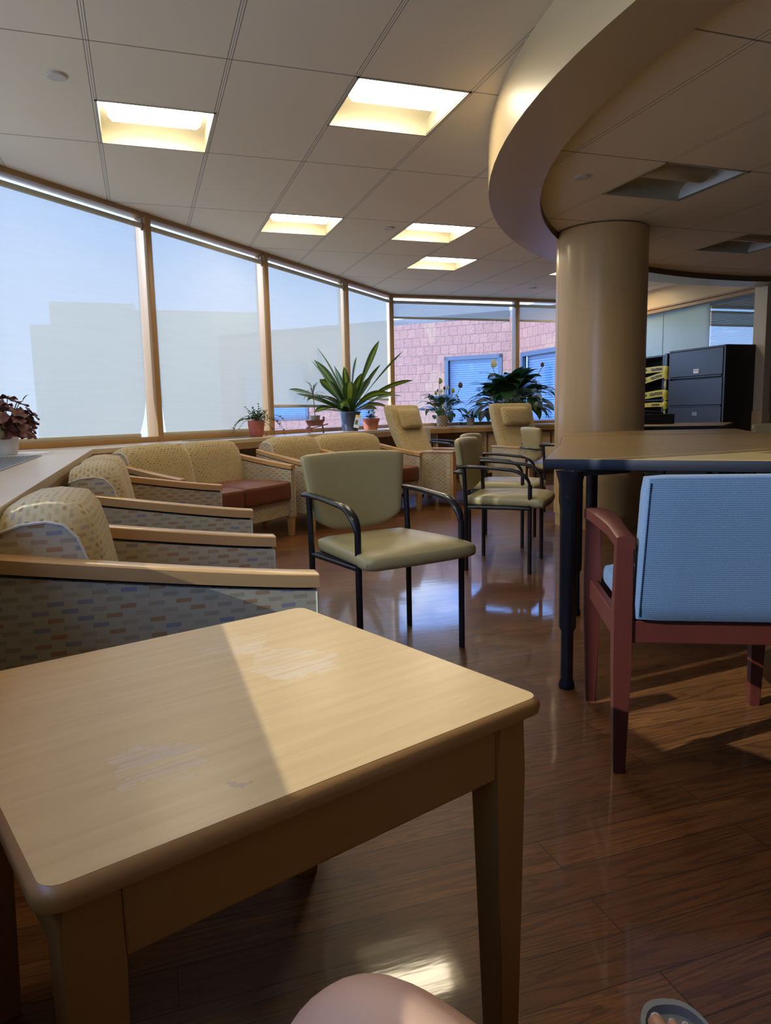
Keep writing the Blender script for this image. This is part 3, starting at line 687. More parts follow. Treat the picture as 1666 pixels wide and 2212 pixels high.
# file cabinet
def lateral(x, y, w_, d, h, label, tone='grey_metal'):
    """front faces -x; w_ along y"""
    t = thing('file_cabinet', label, 'cabinet', (x, y, 0))
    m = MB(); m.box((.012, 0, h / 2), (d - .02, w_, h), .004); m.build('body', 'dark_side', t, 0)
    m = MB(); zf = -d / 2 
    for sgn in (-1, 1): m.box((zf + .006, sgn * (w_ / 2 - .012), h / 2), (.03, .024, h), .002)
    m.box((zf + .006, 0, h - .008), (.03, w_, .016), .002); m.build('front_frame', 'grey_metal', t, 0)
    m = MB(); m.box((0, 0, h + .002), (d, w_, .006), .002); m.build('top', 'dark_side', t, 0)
    return t
fc = lateral(6.535, 7.04, .92, .43, 1.634, 'charcoal lateral file cabinet with a white label card')
for z0, z1, lb in ((1.31, 1.612, 1), (.965, 1.272, 0), (.65, .952, 2), (.335, .637, 0), (.03, .322, 0)):
    m = MB(); m.box((-.222, 0, (z0 + z1) / 2), (.018, .86, z1 - z0), .004); dr = m.build('drawer', 'grey_metal', fc, 0)
    m = MB(); m.box((-.232, 0, z0 - .012), (.014, .84, .016), .003); m.build('pull_lip', 'black_metal', dr, 0)
    if lb == 1:
        m = MB(); m.box((-.2335, -.02, z0 + .055), (.004, .09, .052), .001); m.build('label_card', 'paper', dr, 0)
        m = MB(); m.box((-.2363, -.02, z0 + .066), (.001, .065, .010)); m.build('print_line', 'grille', dr, 0)
    if lb == 2:
        m = MB(); m.box((-.2335, -.02, z1 - .09), (.005, .085, .045), .002); m.build('label_holder', 'grille', dr, 0)
# taped shelving unit
ts = thing('metal_shelf_unit', 'dark steel shelf unit wrapped in yellow caution tape', 'shelf', (6.56, 8.05, 0))
for sx in (-1, 1):
    for sy_ in (-1, 1):
        m = MB(); m.box((sx * .20, sy_ * .46, .81), (.045, .045, 1.62), .004); m.build('post', 'black_metal', ts, 0)
for z in (.08, .40, .72, 1.04, 1.33, 1.60):
    m = MB(); m.box((0, 0, z), (.40, .92, .022), .003); m.build('shelf_board', 'grey_metal', ts, 0)
m = MB(); m.box((.205, 0, .81), (.012, .90, 1.56)); m.build('back_panel', 'grey_metal', ts, 0)
m = MB(); m.box((0, .44, .81), (.38, .01, 1.56)); m.build('side_panel', 'grey_metal', ts, 0)
m = MB(); m.box((-.19, -.40, .81), (.012, .07, 1.56)); m.build('front_stile', 'grey_metal', ts, 0)
ct_ = thing('caution_tape', 'yellow caution tape strung across the dark shelf unit', 'tape', (6.56, 8.05, 0))
def tape(z0, z1, h, txt):
    m = MB(); N = 12; V = []; Fc = []
    for i in range(N + 1):
        u = i / N; y = -.47 + .94 * u; z = z0 + (z1 - z0) * u + .004 * math.sin(u * 9); x = -.228 - .004 * math.sin(u * 14)
        V += [(x, y, z - h / 2), (x - .003 * math.sin(u * 20), y, z + h / 2)]
    for i in range(N): Fc.append((2 * i, 2 * i + 2, 2 * i + 3, 2 * i + 1))
    m.add(V, Fc); o = m.build('tape_strip', 'yellow_tape', ct_, 60)
    if txt:
        ang = math.atan2(z1 - z0, .94)
        for k in (-1, 0, 1): text_mesh('lettering', 'CAUTION', h * .62, 'ink', o, Matrix.Translation((-.2345, k * .30, (z0 + z1) / 2 + k * .30 * (z1 - z0) / .94)) @ Matrix.Rotation(ang, 4, 'X') @ Euler((PI / 2, 0, -PI / 2)).to_matrix().to_4x4(), .002)
tape(1.43, 1.435, .075, 1); tape(1.36, 1.22, .075, 1); tape(1.13, 1.07, .085, 1); tape(.98, .985, .055, 1); tape(.80, .805, .06, 1)
m = MB()
for (za, zb_, r) in ((1.46, 1.30, .032), (1.30, 1.16, .02), (1.16, 1.04, .034), (1.02, .93, .034), (.93, .84, .016), (.84, .76, .034)):
    m.tube([(-.20, -.46, za), (-.214, -.455, (za + zb_) / 2), (-.20, -.46, zb_)], [r, r * 1.15, r * .9], 9)
m.build('tape_wrap', 'yellow_tape', ct_, 40)

# ------------------------------------------------------------------ black edged tables
def poly_table(poly, z, legs, label, group='black edged work tables'):
    c = Vector((sum(p[0] for p in poly) / len(poly), sum(p[1] for p in poly) / len(poly)))
    t = thing('work_table', label, 'table', (c.x, c.y, 0), 0, group)
    loc = [(p[0] - c.x, p[1] - c.y) for p in poly]
    sh = []
    for p in loc: q = Vector(p); sh.append(tuple(q * (1 - .006 / q.length)))
    m = MB(); m.prism(sh, z - .024, z, .0); m.build('tabletop', 'laminate', t, 0)
    m = MB(); m.prism(loc, z - .036, z - .0012, .004, 2); m.build('edge_band', 'black_plastic', t, 30)
    for (lx, ly) in legs:
        x, y = lx - c.x, ly - c.y
        m = MB(); m.lathe([(.021, .03), (.021, .20), (.029, .215), (.029, .62), (.033, .64), (.033, .70), (.045, z - .038)], 20, (x, y, 0)); leg = m.build('leg', 'black_metal', t, 40)
        m = MB(); m.lathe([(.026, 0), (.027, .012), (.022, .03)], 20, (x, y, 0)); m.build('glide', 'black_plastic', leg, 40)
        d = Vector((-x, -y)).normalized(); e = Vector((x, y)) + d * .22
        m = MB(); m.bar((x, y, z - .046), (e.x, e.y, z - .042), .05, .022, .004); m.build('bracket', 'black_metal', leg, 0)
        m = MB(); m.lathe([(.006, 0), (.006, .008)], 10, (0, 0, 0)); sc = m.build('clamp_screw', 'black_metal', leg, 40); sc.location = (x - .022, y - .026, .66); sc.rotation_euler = (PI / 2, 0, -.6)
    return t
ZT = .78
FL, G1_, BL, BR = Vector((1.27, 2.10)), Vector((1.845, 2.92)), Vector((2.475, 3.885)), Vector((3.51, 3.36))
FR = FL + Vector((.715, -.70)) * 1.45; GR = G1_ + Vector((.76, -.65)) * 1.5
poly_table([FL, FR, GR, G1_], ZT, [(1.322, 2.028), (1.85, 2.78), tuple(FR + Vector((.06, .10))), tuple(GR + Vector((-.13, -.0)))], 'beige topped work table with black edge behind the blue chair')
e = Vector((.003, .004))
poly_table([G1_ + e, GR + e, BR - Vector((.01, .02)), BL - Vector((.01, .015))], ZT, [tuple(G1_ + Vector((.16, .10))), tuple(GR + Vector((-.03, .12))), tuple(BL + Vector((.12, -.14))), tuple(BR + Vector((-.12, -.06)))], 'beige work table joined on behind, in front of the column')
A2_, C2_ = Vector((3.0, 4.58)), Vector((4.13, 4.18))
poly_table([BL + Vector((.01, .015)), BR + Vector((.01, .02)), C2_, A2_], ZT, [tuple(BL + Vector((.20, .12))), tuple(A2_ + Vector((.10, -.14))), tuple(C2_ + Vector((-.12, -.06))), tuple(BR + Vector((-.0, .14)))], 'beige work table at the foot of the column, pointed at its right end')
poly_table([(4.02, 5.62), (4.75, 4.94), (5.77, 5.87), (5.05, 6.85)], ZT, [(4.16, 5.64), (4.74, 5.08), (5.63, 5.87), (5.04, 6.68)], 'far work table with black edge in front of the cabinets')
t = thing('black_case', 'flat black case lying on the far work table', 'case', (5.0, 6.13, ZT), math.atan2(.8, .6) - PI / 2)
m = MB(); m.box((0, 0, .05), (.36, .28, .10), .008); m.build('body', 'black_plastic', t, 0)
m = MB(); m.box((-.02, .02, .115), (.20, .16, .03), .012, 2, Matrix.Rotation(.12, 3, 'Y')); m.build('lid', 'black_plastic', t, 30)
m = MB(); m.tube([(-.06, -.145, .05), (-.05, -.165, .05), (.05, -.165, .05), (.06, -.145, .05)], .006, 8); m.build('handle', 'black_metal', t, 40)

# ------------------------------------------------------------------ side table
st = thing('side_table', 'square blond wood side table with a scratched top in the sun', 'table', (.093, 1.015, 0), math.atan2(.22, .618))
TX, TY, TZ = .656, .639, .55
def rrect(w_, d, r, n=6):
    out = []
    for (sx, sy_, a0) in ((1, 1, 0), (-1, 1, 90), (-1, -1, 180), (1, -1, 270)):
        for k in range(n + 1): a = math.radians(a0 + 90 * k / n); out.append((sx * (w_ / 2 - r) + r * math.cos(a), sy_ * (d / 2 - r) + r * math.sin(a)))
    return out
m = MB(); b = bmesh.new()
prof = [(-.010, -.024), (-.002, -.021), (.0, -.012), (-.002, -.004), (-.009, 0)]
V = []; n = 0
for (o_, z) in prof:
    rr = rrect(TX + 2 * o_, TY + 2 * o_, .028 + o_); n = len(rr); V += [(x, y, TZ + z) for x, y in rr]
Fc = [(i * n + k, i * n + (k + 1) % n, (i + 1) * n + (k + 1) % n, (i + 1) * n + k) for i in range(len(prof) - 1) for k in range(n)]
Fc.append(tuple(range(n - 1, -1, -1)))
b.free(); m.add(V, Fc); m.build('edge_moulding', 'table_edge', st, 50)
m = MB(); m.prism(rrect(TX - .018, TY - .018, .019), TZ - .02, TZ + .0004); m.build('tabletop', 'table_top', st, 0)
lx, ly = TX / 2 - .050, TY / 2 - .050
for sx in (-1, 1):
    for sy_ in (-1, 1):
        m = MB(); ax, ay = sx * lx, sy_ * ly; o_ = .0275; q = .0195
        top = [(ax - o_, ay - o_), (ax + o_, ay - o_), (ax + o_, ay + o_), (ax - o_, ay + o_)]
        # inner faces taper, outer faces stay plumb
        bx, by = ax + sx * (o_ - q) * .5, ay + sy_ * (o_ - q) * .5
        bot = [(bx - q, by - q), (bx + q, by - q), (bx + q, by + q), (bx - q, by + q)]
        V = [(x, y, 0) for x, y in bot] + [(x, y, TZ - .115) for x, y in top] + [(x, y, TZ - .024) for x, y in top]
        Fc = [(0, 3, 2, 1), (8, 9, 10, 11)] + [(4 * i + k, 4 * i + (k + 1) % 4, 4 * i + 4 + (k + 1) % 4, 4 * i + 4 + k) for i in (0, 1) for k in range(4)]
        m.add(V, Fc); bmesh.ops.bevel(m.bm, geom=[e_ for e_ in m.bm.edges if abs(e_.verts[0].co.z - e_.verts[1].co.z) > .05], offset=.004, segments=2, affect='EDGES'); m.build('leg', 'table_leg', st, 40)
for sgn in (-1, 1):
    m = MB(); m.box((0, sgn * (ly + .016), TZ - .066), (2 * lx - .056, .018, .082), .003); m.build('apron', 'table_wood', st, 0)
    m = MB(); m.box((sgn * (lx + .016), 0, TZ - .066), (.018, 2 * ly - .056, .082), .003); m.build('apron', 'table_wood', st, 0)

# ------------------------------------------------------------------ lounge seating
def lounge(name, label, cat, loc, rz, Wd, seats, mid=(), D=.70, group=None, zf=.56, zr=.665, top=.765, ext=0.0):
    t = thing(name, label, cat, loc, rz, group)
    aw = .06; NS = 12
    def arm_z(u): return zf + (zr - zf) * u ** 1.15
    xs = [-Wd / 2 + aw / 2] + [(-Wd / 2 + x) for x in mid] + [Wd / 2 - aw / 2]
    for k, x in enumerate(xs):
        V = []; Fc = []
        L = D - .03 + ext
        for i in range(NS + 1):
            u = i / NS; y = u * L; z = arm_z(u)
            for dx, dz in ((-aw / 2, -.034), (-aw / 2, -.004), (-aw / 2 + .006, 0), (aw / 2 - .006, 0), (aw / 2, -.004), (aw / 2, -.034)): V.append((x + dx, y, z + dz))
        q = 6
        for i in range(NS):
            for j in range(q): Fc.append((i * q + j, i * q + (j + 1) % q, (i + 1) * q + (j + 1) % q, (i + 1) * q + j))
        Fc.append(tuple(range(q))); Fc.append(tuple(NS * q + j for j in range(q - 1, -1, -1)))
        m = MB(); m.add(V, Fc); bmesh.ops.recalc_face_normals(m.bm, faces=m.bm.faces); ar = m.build('armrest', 'arm_wood', t, 40)
        # upholstered side panel
        V = []; Fc = []; pw = aw - .006; zb_ = .15 if k in (0, len(xs) - 1) else .40
        for i in range(NS + 1):
            u = i / NS; y = .006 + u * (L - .006); z = arm_z(u) - .042
            V += [(x - pw / 2, y, zb_), (x - pw / 2, y, z), (x + pw / 2, y, z), (x + pw / 2, y, zb_)]
        for i in range(NS):
            for j in range(4): Fc.append((i * 4 + j, i * 4 + (j + 1) % 4, (i + 1) * 4 + (j + 1) % 4, (i + 1) * 4 + j))
        Fc.append((0, 1, 2, 3)); Fc.append(tuple(NS * 4 + j for j in (3, 2, 1, 0)))
        m = MB(); m.add(V, Fc); bmesh.ops.recalc_face_normals(m.bm, faces=m.bm.faces); pn = m.build('side_panel', 'fabric', t, 30)
        m = MB()
        for i in range(NS + 1): pass
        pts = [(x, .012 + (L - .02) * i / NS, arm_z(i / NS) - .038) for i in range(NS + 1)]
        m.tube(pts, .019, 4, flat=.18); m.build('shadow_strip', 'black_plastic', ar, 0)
        m = MB(); m.tube([(x - pw / 2, .006, zb_), (x - pw / 2, .006, zf - .044)], .003, 6); m.tube([(x + pw / 2, .006, zb_), (x + pw / 2, .006, zf - .044)], .003, 6); m.build('piping', 'piping', pn, 60)
        if k in (0, len(xs) - 1):
            for y in (.035, D - .08):
                m = MB(); V = [(x - .024, y - .024, .15), (x + .024, y - .024, .15), (x + .024, y + .024, .15), (x - .024, y + .024, .15), (x - .018, y - .018, 0), (x + .018, y - .018, 0), (x + .018, y + .018, 0), (x - .018, y + .018, 0)]
                m.add(V, [(3, 2, 1, 0), (4, 5, 6, 7), (0, 1, 5, 4), (1, 2, 6, 5), (2, 3, 7, 6), (3, 0, 4, 7)]); bmesh.ops.recalc_face_normals(m.bm, faces=m.bm.faces); m.build('leg', 'arm_wood', t, 0)
    x0, x1 = -Wd / 2 + aw, Wd / 2 - aw
    m = MB(); m.box(((x0 + x1) / 2, .33, .225), (x1 - x0, .60, .13), .006); m.build('front_rail', 'fabric', t, 0)
    cuts = [x0] + [-Wd / 2 + s for s in seats] + [x1]
    for a, b_ in zip(cuts[:-1], cuts[1:]):
        wd = b_ - a - .004; xc = (a + b_) / 2
        m = MB(); m.cushion((xc, .265, .365), (wd, .54, .155), .030, .16, 8); m.build('seat_cushion', 'rust', t, 60)
        # back cushion: lofted profile, crowned towards its middle
        prof = [(D - .235, .40), (D - .222, .48), (D - .205, .56), (D - .190, .63), (D - .172, .685), (D - .145, .715), (D - .10, .724), (D - .05, .720), (D - .006, .705), (D, .66), (D, .30), (D - .12, .30)]
        NX = 12; V = []; Fc = []; q = len(prof)
        for i in range(NX + 1):
            s = 2 * i / NX - 1; cr_ = 1 - abs(s) ** 5
            ed = max(0, abs(s) - .9) * .09
            for (y, z) in prof:
                fz = max(0, (z - .55) / .17); V.append((xc + s * wd / 2, y - .022 * cr_ * (1 if y < D - .12 else 0) + ed * (1 if y < D - .1 else 0), z + (top - .724) * cr_ * min(1, fz) - ed * .6 * min(1, fz)))
        for i in range(NX):
            for j in range(q): Fc.append((i * q + j, i * q + (j + 1) % q, (i + 1) * q + (j + 1) % q, (i + 1) * q + j))
        Fc.append(tuple(range(q))); Fc.append(tuple(NX * q + j for j in range(q - 1, -1, -1)))
        m = MB(); m.add(V, Fc); bmesh.ops.recalc_face_normals(m.bm, faces=m.bm.faces); bk = m.build('backrest', 'fabric_back', t, 50)
        for s in (0, NX):
            dx = -.0012 if s == 0 else .0012
            m = MB(); m.add([(V[s * q + j][0] + dx, V[s * q + j][1], V[s * q + j][2]) for j in range(q)], [tuple(range(q))]); m.build('end_panel', 'fabric', bk, 0)
            m = MB(); m.tube([V[s * q + j] for j in range(0, 9)], .0035, 6); m.build('seam', 'piping', bk, 60)
    return t
lounge('armchair', 'patterned armchair nearest the camera, right behind the side table', 'armchair', (.386, 1.985, 0), face_rz(1, 0), .65, [], (), .70, ext=.07)
lounge('loveseat', 'patterned two-seat sofa backed against the left counter', 'sofa', (.415, 3.565, 0), face_rz(1, 0), 1.25, [.625], (), .70)
lounge('loveseat', 'patterned two-seat sofa under the trailing plant with rust seat', 'sofa', ((.21 + 1.13) / 2, (4.64 + 5.57) / 2, 0), face_rz(.711, -.703), 1.31, [.655], (), .66)
lounge('sofa', 'patterned sofa with a middle arm below the tall striped plant', 'sofa', ((1.265 + 2.59) / 2, (5.61 + 6.51) / 2, 0), face_rz(.562, -.827), 1.60, [.65], (.66,), .66)

def recliner(label, loc, rz):
    t = thing('recliner', label, 'armchair', loc, rz, 'high backed patterned recliners'); Wd, D, aw = .66, .78, .075
    for sx in (-1, 1):
        x = sx * (Wd / 2 - aw / 2)
        m = MB(); m.box((x, .36, .335), (aw - .012, .68, .41), .004); m.build('side_panel', 'fabric', t, 0)
        m = MB(); m.box((x, .35, .552), (aw, .72, .022), .005); m.build('armrest', 'arm_wood', t, 30)
        m = MB(); m.box((x, .004, .27), (aw - .01, .03, .54), .004); m.build('front_post', 'arm_wood', t, 0)
        m = MB(); m.box((x, .66, .07), (aw - .02, .04, .14), .004); m.build('leg', 'arm_wood', t, 0)
    wi = Wd - 2 * aw - .01
    m = MB(); m.box((0, .32, .22), (wi, .56, .14), .006); m.build('front_rail', 'fabric', t, 0)
    m = MB(); m.cushion((0, .27, .355), (wi, .56, .15), .03, .16, 8); m.build('seat_cushion', 'rust', t, 60)
    def lean(v):
        u = max(0, v.z - .38); return Vector((v.x * (1 + .05 * u), v.y + .42 * u + .05 * math.sin(u * 4.2), v.z))
    m = MB(); m.cushion((0, .53, .70), (wi + .03, .115, .66), .032, .18, 10, lean, (0, 1, 0)); bk = m.build('backrest', 'fabric_back', t, 60)
    m = MB(); m.cushion((0, .462, .885), (wi * .70, .085, .21), .036, .3, 8, lean, (0, 1, 0)); m.build('head_pillow', 'fabric_back', t, 60)
    return t
recliner('high backed recliner with head pillow beside the sofa end', (3.14, 6.65, 0), face_rz(.58, -.81))
recliner('high backed recliner in front of the bushy peace lily', (4.13, 6.63, 0), face_rz(.1, -.99))

# ------------------------------------------------------------------ olive guest chairs
def guest_chair(label, loc, rz):
    t = thing('guest_chair', label, 'chair', loc, rz, 'olive green vinyl guest chairs'); w_, d = .473, .375
    def seatf(v):
        k = 1 + .10 * (-(v.y - .17) / .24); return Vector((v.x * k, v.y - .018 * (1 - (v.x / .25) ** 2) * (1 if v.y < .1 else 0), v.z - .012 * max(0, (.02 - v.y) / .1)))
    m = MB(); m.cushion((0, .155, .420), (.47, .47, .062), .028, .30, 10, seatf); m.build('seat', 'olive', t, 60)
    def backf(v):
        x = v.x; zrel = (v.z - .62) / .16
        nx = x * (1 + .10 * zrel); dz = (.060 * (abs(x) / .2275) ** 3 - .012) * max(0, -zrel) + .010 * (1 - (x / .25) ** 2) * max(0, zrel)
        return Vector((nx, v.y + .11 * (v.z - .5) + .028 * (1 - (x / .25) ** 2), v.z + dz))
    m = MB(); m.cushion((0, d + .015, .625), (.455, .042, .305), .019, .10, 14, backf, (0, 1, 0)); m.build('backrest', 'olive', t, 60)
    for sx in (-1, 1):
        x = sx * w_ / 2
        # front leg sweeping up into the arm
        path = []
        for k in range(13):
            u = k / 12; a = u * PI / 2
            path.append((x, .115 - .115 * math.cos(a) if False else .0 + .13 * (1 - math.cos(a)), .505 + .10 * math.sin(a)))
        path = path + [(x, .20, .612), (x, .28, .619), (x, d, .622), (x, d + .05, .620)]
        m = MB(); m.tube(path, [.0125 + .008 * min(1, k / 5) * (1 if k < 13 else .8) for k in range(len(path))], 10, True, .55, up=(0, 1, 0)); m.build('armrest', 'black_metal', t, 60)
        m = MB(); m.tube([(x, 0, 0), (x, 0, .25), (x, .0, .52)], .0125, 10, up=(0, 1, 0)); m.build('leg', 'black_metal', t, 60)
        m = MB(); m.tube([(x, d, 0), (x, d, .40), (x, d + .012, .622)], .0125, 10, up=(0, 1, 0)); m.build('leg', 'black_metal', t, 60)
        m = MB(); m.tube([(x, 0, .382), (x, d, .382)], .010, 8); m.build('side_rail', 'black_metal', t, 60)
    m = MB(); m.box((0, .18, .388), (w_ - .02, .36, .012), .003); m.build('seat_pan', 'black_metal', t, 0)
    m = MB(); m.tube([(-w_ / 2, d + .012, .585), (-w_ / 2 + .03, d + .075, .585), (w_ / 2 - .03, d + .075, .585), (w_ / 2, d + .012, .585)], .009, 8); m.build('back_rail', 'black_metal', t, 60)
    return t
gc = guest_chair('olive green guest chair in the middle of the floor, facing the camera', (.944, 2.499, 0), face_rz(.237, -.97))
dup(gc, (2.233, 3.78, 0), face_rz(.78, -.63), 'olive green guest chair at the table corner, nearer of two side by side')
dup(gc, (2.60, 4.50, 0), face_rz(.76, -.65), 'olive green guest chair seen just behind another one at the table corner')
dup(gc, (3.93, 5.98, 0), face_rz(.985, -.17), 'olive green guest chair cut off by the left edge of the column')
dup(gc, (3.42, 7.47, 0), face_rz(.8, -.6), 'olive green guest chair behind the recliner beside the sofa')
dup(gc, (5.05, 4.58, 0), face_rz(-.7, -.7), 'olive green guest chair with only its top edge showing past the tables')
dup(gc, (.34, .18, 0), face_rz(-.1, 1), 'olive green guest chair under the seated person')

# ------------------------------------------------------------------ blue chair
bc = thing('upholstered_chair', 'blue fabric chair with mahogany frame, seen from behind', 'chair', (1.563, 1.80, 0), face_rz(.44, .90))
w_, d = .505, .475
for sx in (-1, 1):
    x = sx * w_ / 2
    def taper(y, zt, name, lean=0.0):
        m = MB(); V = []; Z = [0, .30, .42, zt]; Q = [.015, .0225, .0235, .021]; Fc = []
        for z, q in zip(Z, Q):
            yy = y + lean * max(0, z - .42); V += [(x - q, yy - q, z), (x + q, yy - q, z), (x + q, yy + q, z), (x - q, yy + q, z)]
        for i in range(3):
            for k in range(4): Fc.append((4 * i + k, 4 * i + (k + 1) % 4, 4 * i + 4 + (k + 1) % 4, 4 * i + 4 + k))
        Fc += [(3, 2, 1, 0), (12, 13, 14, 15)]; m.add(V, Fc)
        bmesh.ops.bevel(m.bm, geom=[e_ for e_ in m.bm.edges if abs(e_.verts[0].co.z - e_.verts[1].co.z) > .05], offset=.003, segments=2, affect='EDGES'); m.build('leg', 'mahogany', bc, 40)
    taper(0, .598, 'front'); taper(d, .598, 'rear', .05)
    V = []; Fc = []; NS = 12
    for i in range(NS + 1):
        u = i / NS; y = -.045 + (d + .045 + .03) * u; z = .618 + .018 * math.sin(PI * u) + .0 * u; hw = .022 + .010 * math.sin(PI * min(1, u * 1.3)); 
        V += [(x - hw, y, z - .022), (x + hw, y, z - .022), (x + hw, y, z + .006), (x + hw - .006, y, z + .010), (x - hw + .006, y, z + .010), (x - hw, y, z + .006)]
    for i in range(NS):
        for j in range(6): Fc.append((i * 6 + j, i * 6 + (j + 1) % 6, (i + 1) * 6 + (j + 1) % 6, (i + 1) * 6 + j))
    Fc += [tuple(range(6)), tuple(NS * 6 + j for j in range(5, -1, -1))]
    m = MB(); m.add(V, Fc); bmesh.ops.recalc_face_normals(m.bm, faces=m.bm.faces); m.build('armrest', 'mahogany', bc, 40)
    m = MB(); m.box((x, d / 2, .375), (.022, d - .04, .062), .003); m.build('side_apron', 'mahogany', bc, 0)
m = MB(); m.box((0, 0, .375), (w_ - .04, .022, .062), .003); m.build('front_apron', 'mahogany', bc, 0)
m = MB(); m.box((0, d + .004, .382), (w_ - .04, .026, .058), .003); m.build('rear_apron', 'mahogany', bc, 0)
m = MB(); m.cushion((0, d / 2 - .02, .425), (w_ - .055, d - .01, .07), .028, .25, 8); m.build('seat', 'blue_fabric', bc, 60)
def bl_back(v): return Vector((v.x * (1 - .045 * (v.z - .415) / .36), v.y + .12 * (v.z - .415), v.z))
m = MB(); m.cushion((0, d + .0, .597), (w_ - .052, .080, .365), .014, .05, 8, bl_back, (0, 1, 0)); bk = m.build('backrest', 'blue_fabric', bc, 50)
for sx in (-1, 1):
    m = MB(); xx = sx * (w_ / 2 - .032); m.tube([bl_back(Vector((xx, d + .036, z))) for z in (.43, .52, .62, .70, .765)], .0035, 6); m.build('welt', 'blue_fabric', bk, 60)

# ------------------------------------------------------------------ plants
def pot(name, parent, prof, mat, n=28, sq=None):
    m = MB(); z = prof[-1][1]; r = prof[-1][0]
    m.lathe(prof + [(r - .006, z), (r - .010, z - .02)], n, cap=True, sq=sq); o = m.build(name, mat, parent, 45)
    m = MB(); m.lathe([(r - .012, z - .022), (r - .012, z - .018)], n, sq=sq); m.build('soil', 'soil', o, 0); return o
def arc_leaf(m, az, el, L, w_, droop, base=(0, 0, 0), n=9, fold=.3, wf=None, twist=0.0, wav=0.0):
    """leaf that leaves base at azimuth/elevation and droops"""
    pts = []; p = Vector(base); e_ = el
    for i in range(n):
        pts.append(p.copy()); st_ = L / (n - 1); e_ = el - droop * (i / (n - 1)) ** 1.3
        a2 = az + wav * math.sin(i * 1.1)
        p = p + Vector((math.cos(a2) * math.cos(e_), math.sin(a2) * math.cos(e_), math.sin(e_))) * st_
    side = Vector((-math.sin(az), math.cos(az), 0)); up = Vector((math.cos(az) * -math.sin(el), math.sin(az) * -math.sin(el), math.cos(el)))
    m.leaf(pts, w_, up, fold, wf, twist)
    return pts
def strapw(t): return (.30 + .70 * min(1, t / .55) ** 1.3) * (1 - max(0, (t - .68) / .32) ** 2.2) + .01
VIEW = math.atan2(-.32, .948)             # right-hand direction in plan as seen from the room

# tall striped dracaena
pl = thing('potted_dracaena', 'tall striped dracaena in a dark pot on the window counter', 'plant', (2.33, 8.16, ZC))
pt = pot('pot', pl, [(.090, 0), (.096, .02), (.118, .20), (.128, .202), (.128, .225)], 'blue_pot')
m = MB()
spec = [(.62, .95, .10, 105), (.50, .60, .07, 128), (.72, .78, .11, 112), (.40, .35, .06, 95), (.55, .86, .11, 62), (.48, .66, .085, 58), (.36, .44, .08, 80), (.62, 1.0, .035, 48),
        (.66, .62, .06, 150), (.60, .62, .075, 158), (.42, .30, .07, 165), (.62, .78, .07, 32), (.55, .65, .085, 20), (.45, .42, .07, 8), (.30, .22, .06, 190), (.30, .25, .07, -8)]
spec = [ # (angle in view plane deg, length, width, droop, depth azimuth offset)
 (108, .84, .092, .30, .2), (121, .80, .070, .10, -.3), (114, .74, .080, .35, .5), (146, .92, .075, .35, .1), (153, .80, .078, .15, -.2), (134, .62, .070, .9, -.5),
 (84, .66, .070, .1, .1), (94, .54, .050, .1, -.4), (68, .90, .090, .05, .1), (60, .66, .080, .15, -.3), (52, .95, .034, .15, .3), (40, .82, .060, .60, -.2),
 (34, .66, .058, .75, .5), (27, .56, .085, .10, -.4), (20, .30, .060, .5, .4), (158, .40, .080, .3, .6), (166, .38, .050, .3, -.2), (98, .34, .10, 2.4, -1.3), (75, .50, .07, .2, -.8), (128, .66, .07, 1.3, -.9), (118, .55, .08, .5, -1.0), (50, .60, .07, 1.2, -.9), (104, .62, .075, .2, .9), (88, .42, .09, .4, -1.1), (150, .52, .06, .9, -.9), (30, .48, .06, 1.0, -.9), (140, .46, .07, .3, -.9), (64, .52, .06, .2, .8)]
rdir = Vector((math.cos(VIEW), math.sin(VIEW), 0)); fdir = Vector((.32, .948, 0))
for (ang, L, wd, dr, dep) in spec:
    a = math.radians(ang); hx = math.cos(a); vz = math.sin(a)
    g = dep * .35; ni3 = NI.to_3d(); need = -.20 / L - (rdir * hx).dot(ni3); g = min(g, max(-.9, -need / .435)) if need > -.435 * g else g
    h = rdir * hx + fdir * g; az = math.atan2(h.y, h.x); el = math.atan2(vz, h.length)
    arc_leaf(m, az, el, L, wd * 1.9, dr, (h.x * .03, h.y * .03, .21), 14, .18, strapw, random.uniform(-.7, .7), .05)
m.build('foliage', 'corn_leaf', pl, 60)
m = MB(); m.tube([(0, 0, .19), (0, 0, .34)], .018, 10); m.build('stem', 'stem', pl, 60)
m = MB(); R = Euler((math.radians(-6), math.radians(12), VIEW - .05)).to_matrix(); c = Vector((.05, -.128, .11)); m.box(c, (.062, .003, .15), .001, 1, R); tg = m.build('plant_tag', 'paper', pl, 0)
m = MB(); m.box(c + R @ Vector((0, -.002, .062)), (.060, .002, .024), 0, 1, R); m.build('tag_header', 'tag_yellow', tg, 0)
m = MB(); m.box(c + R @ Vector((-.006, -.002, -.012)), (.032, .002, .055), 0, 1, R); m.build('tag_picture', 'tag_photo', tg, 0)

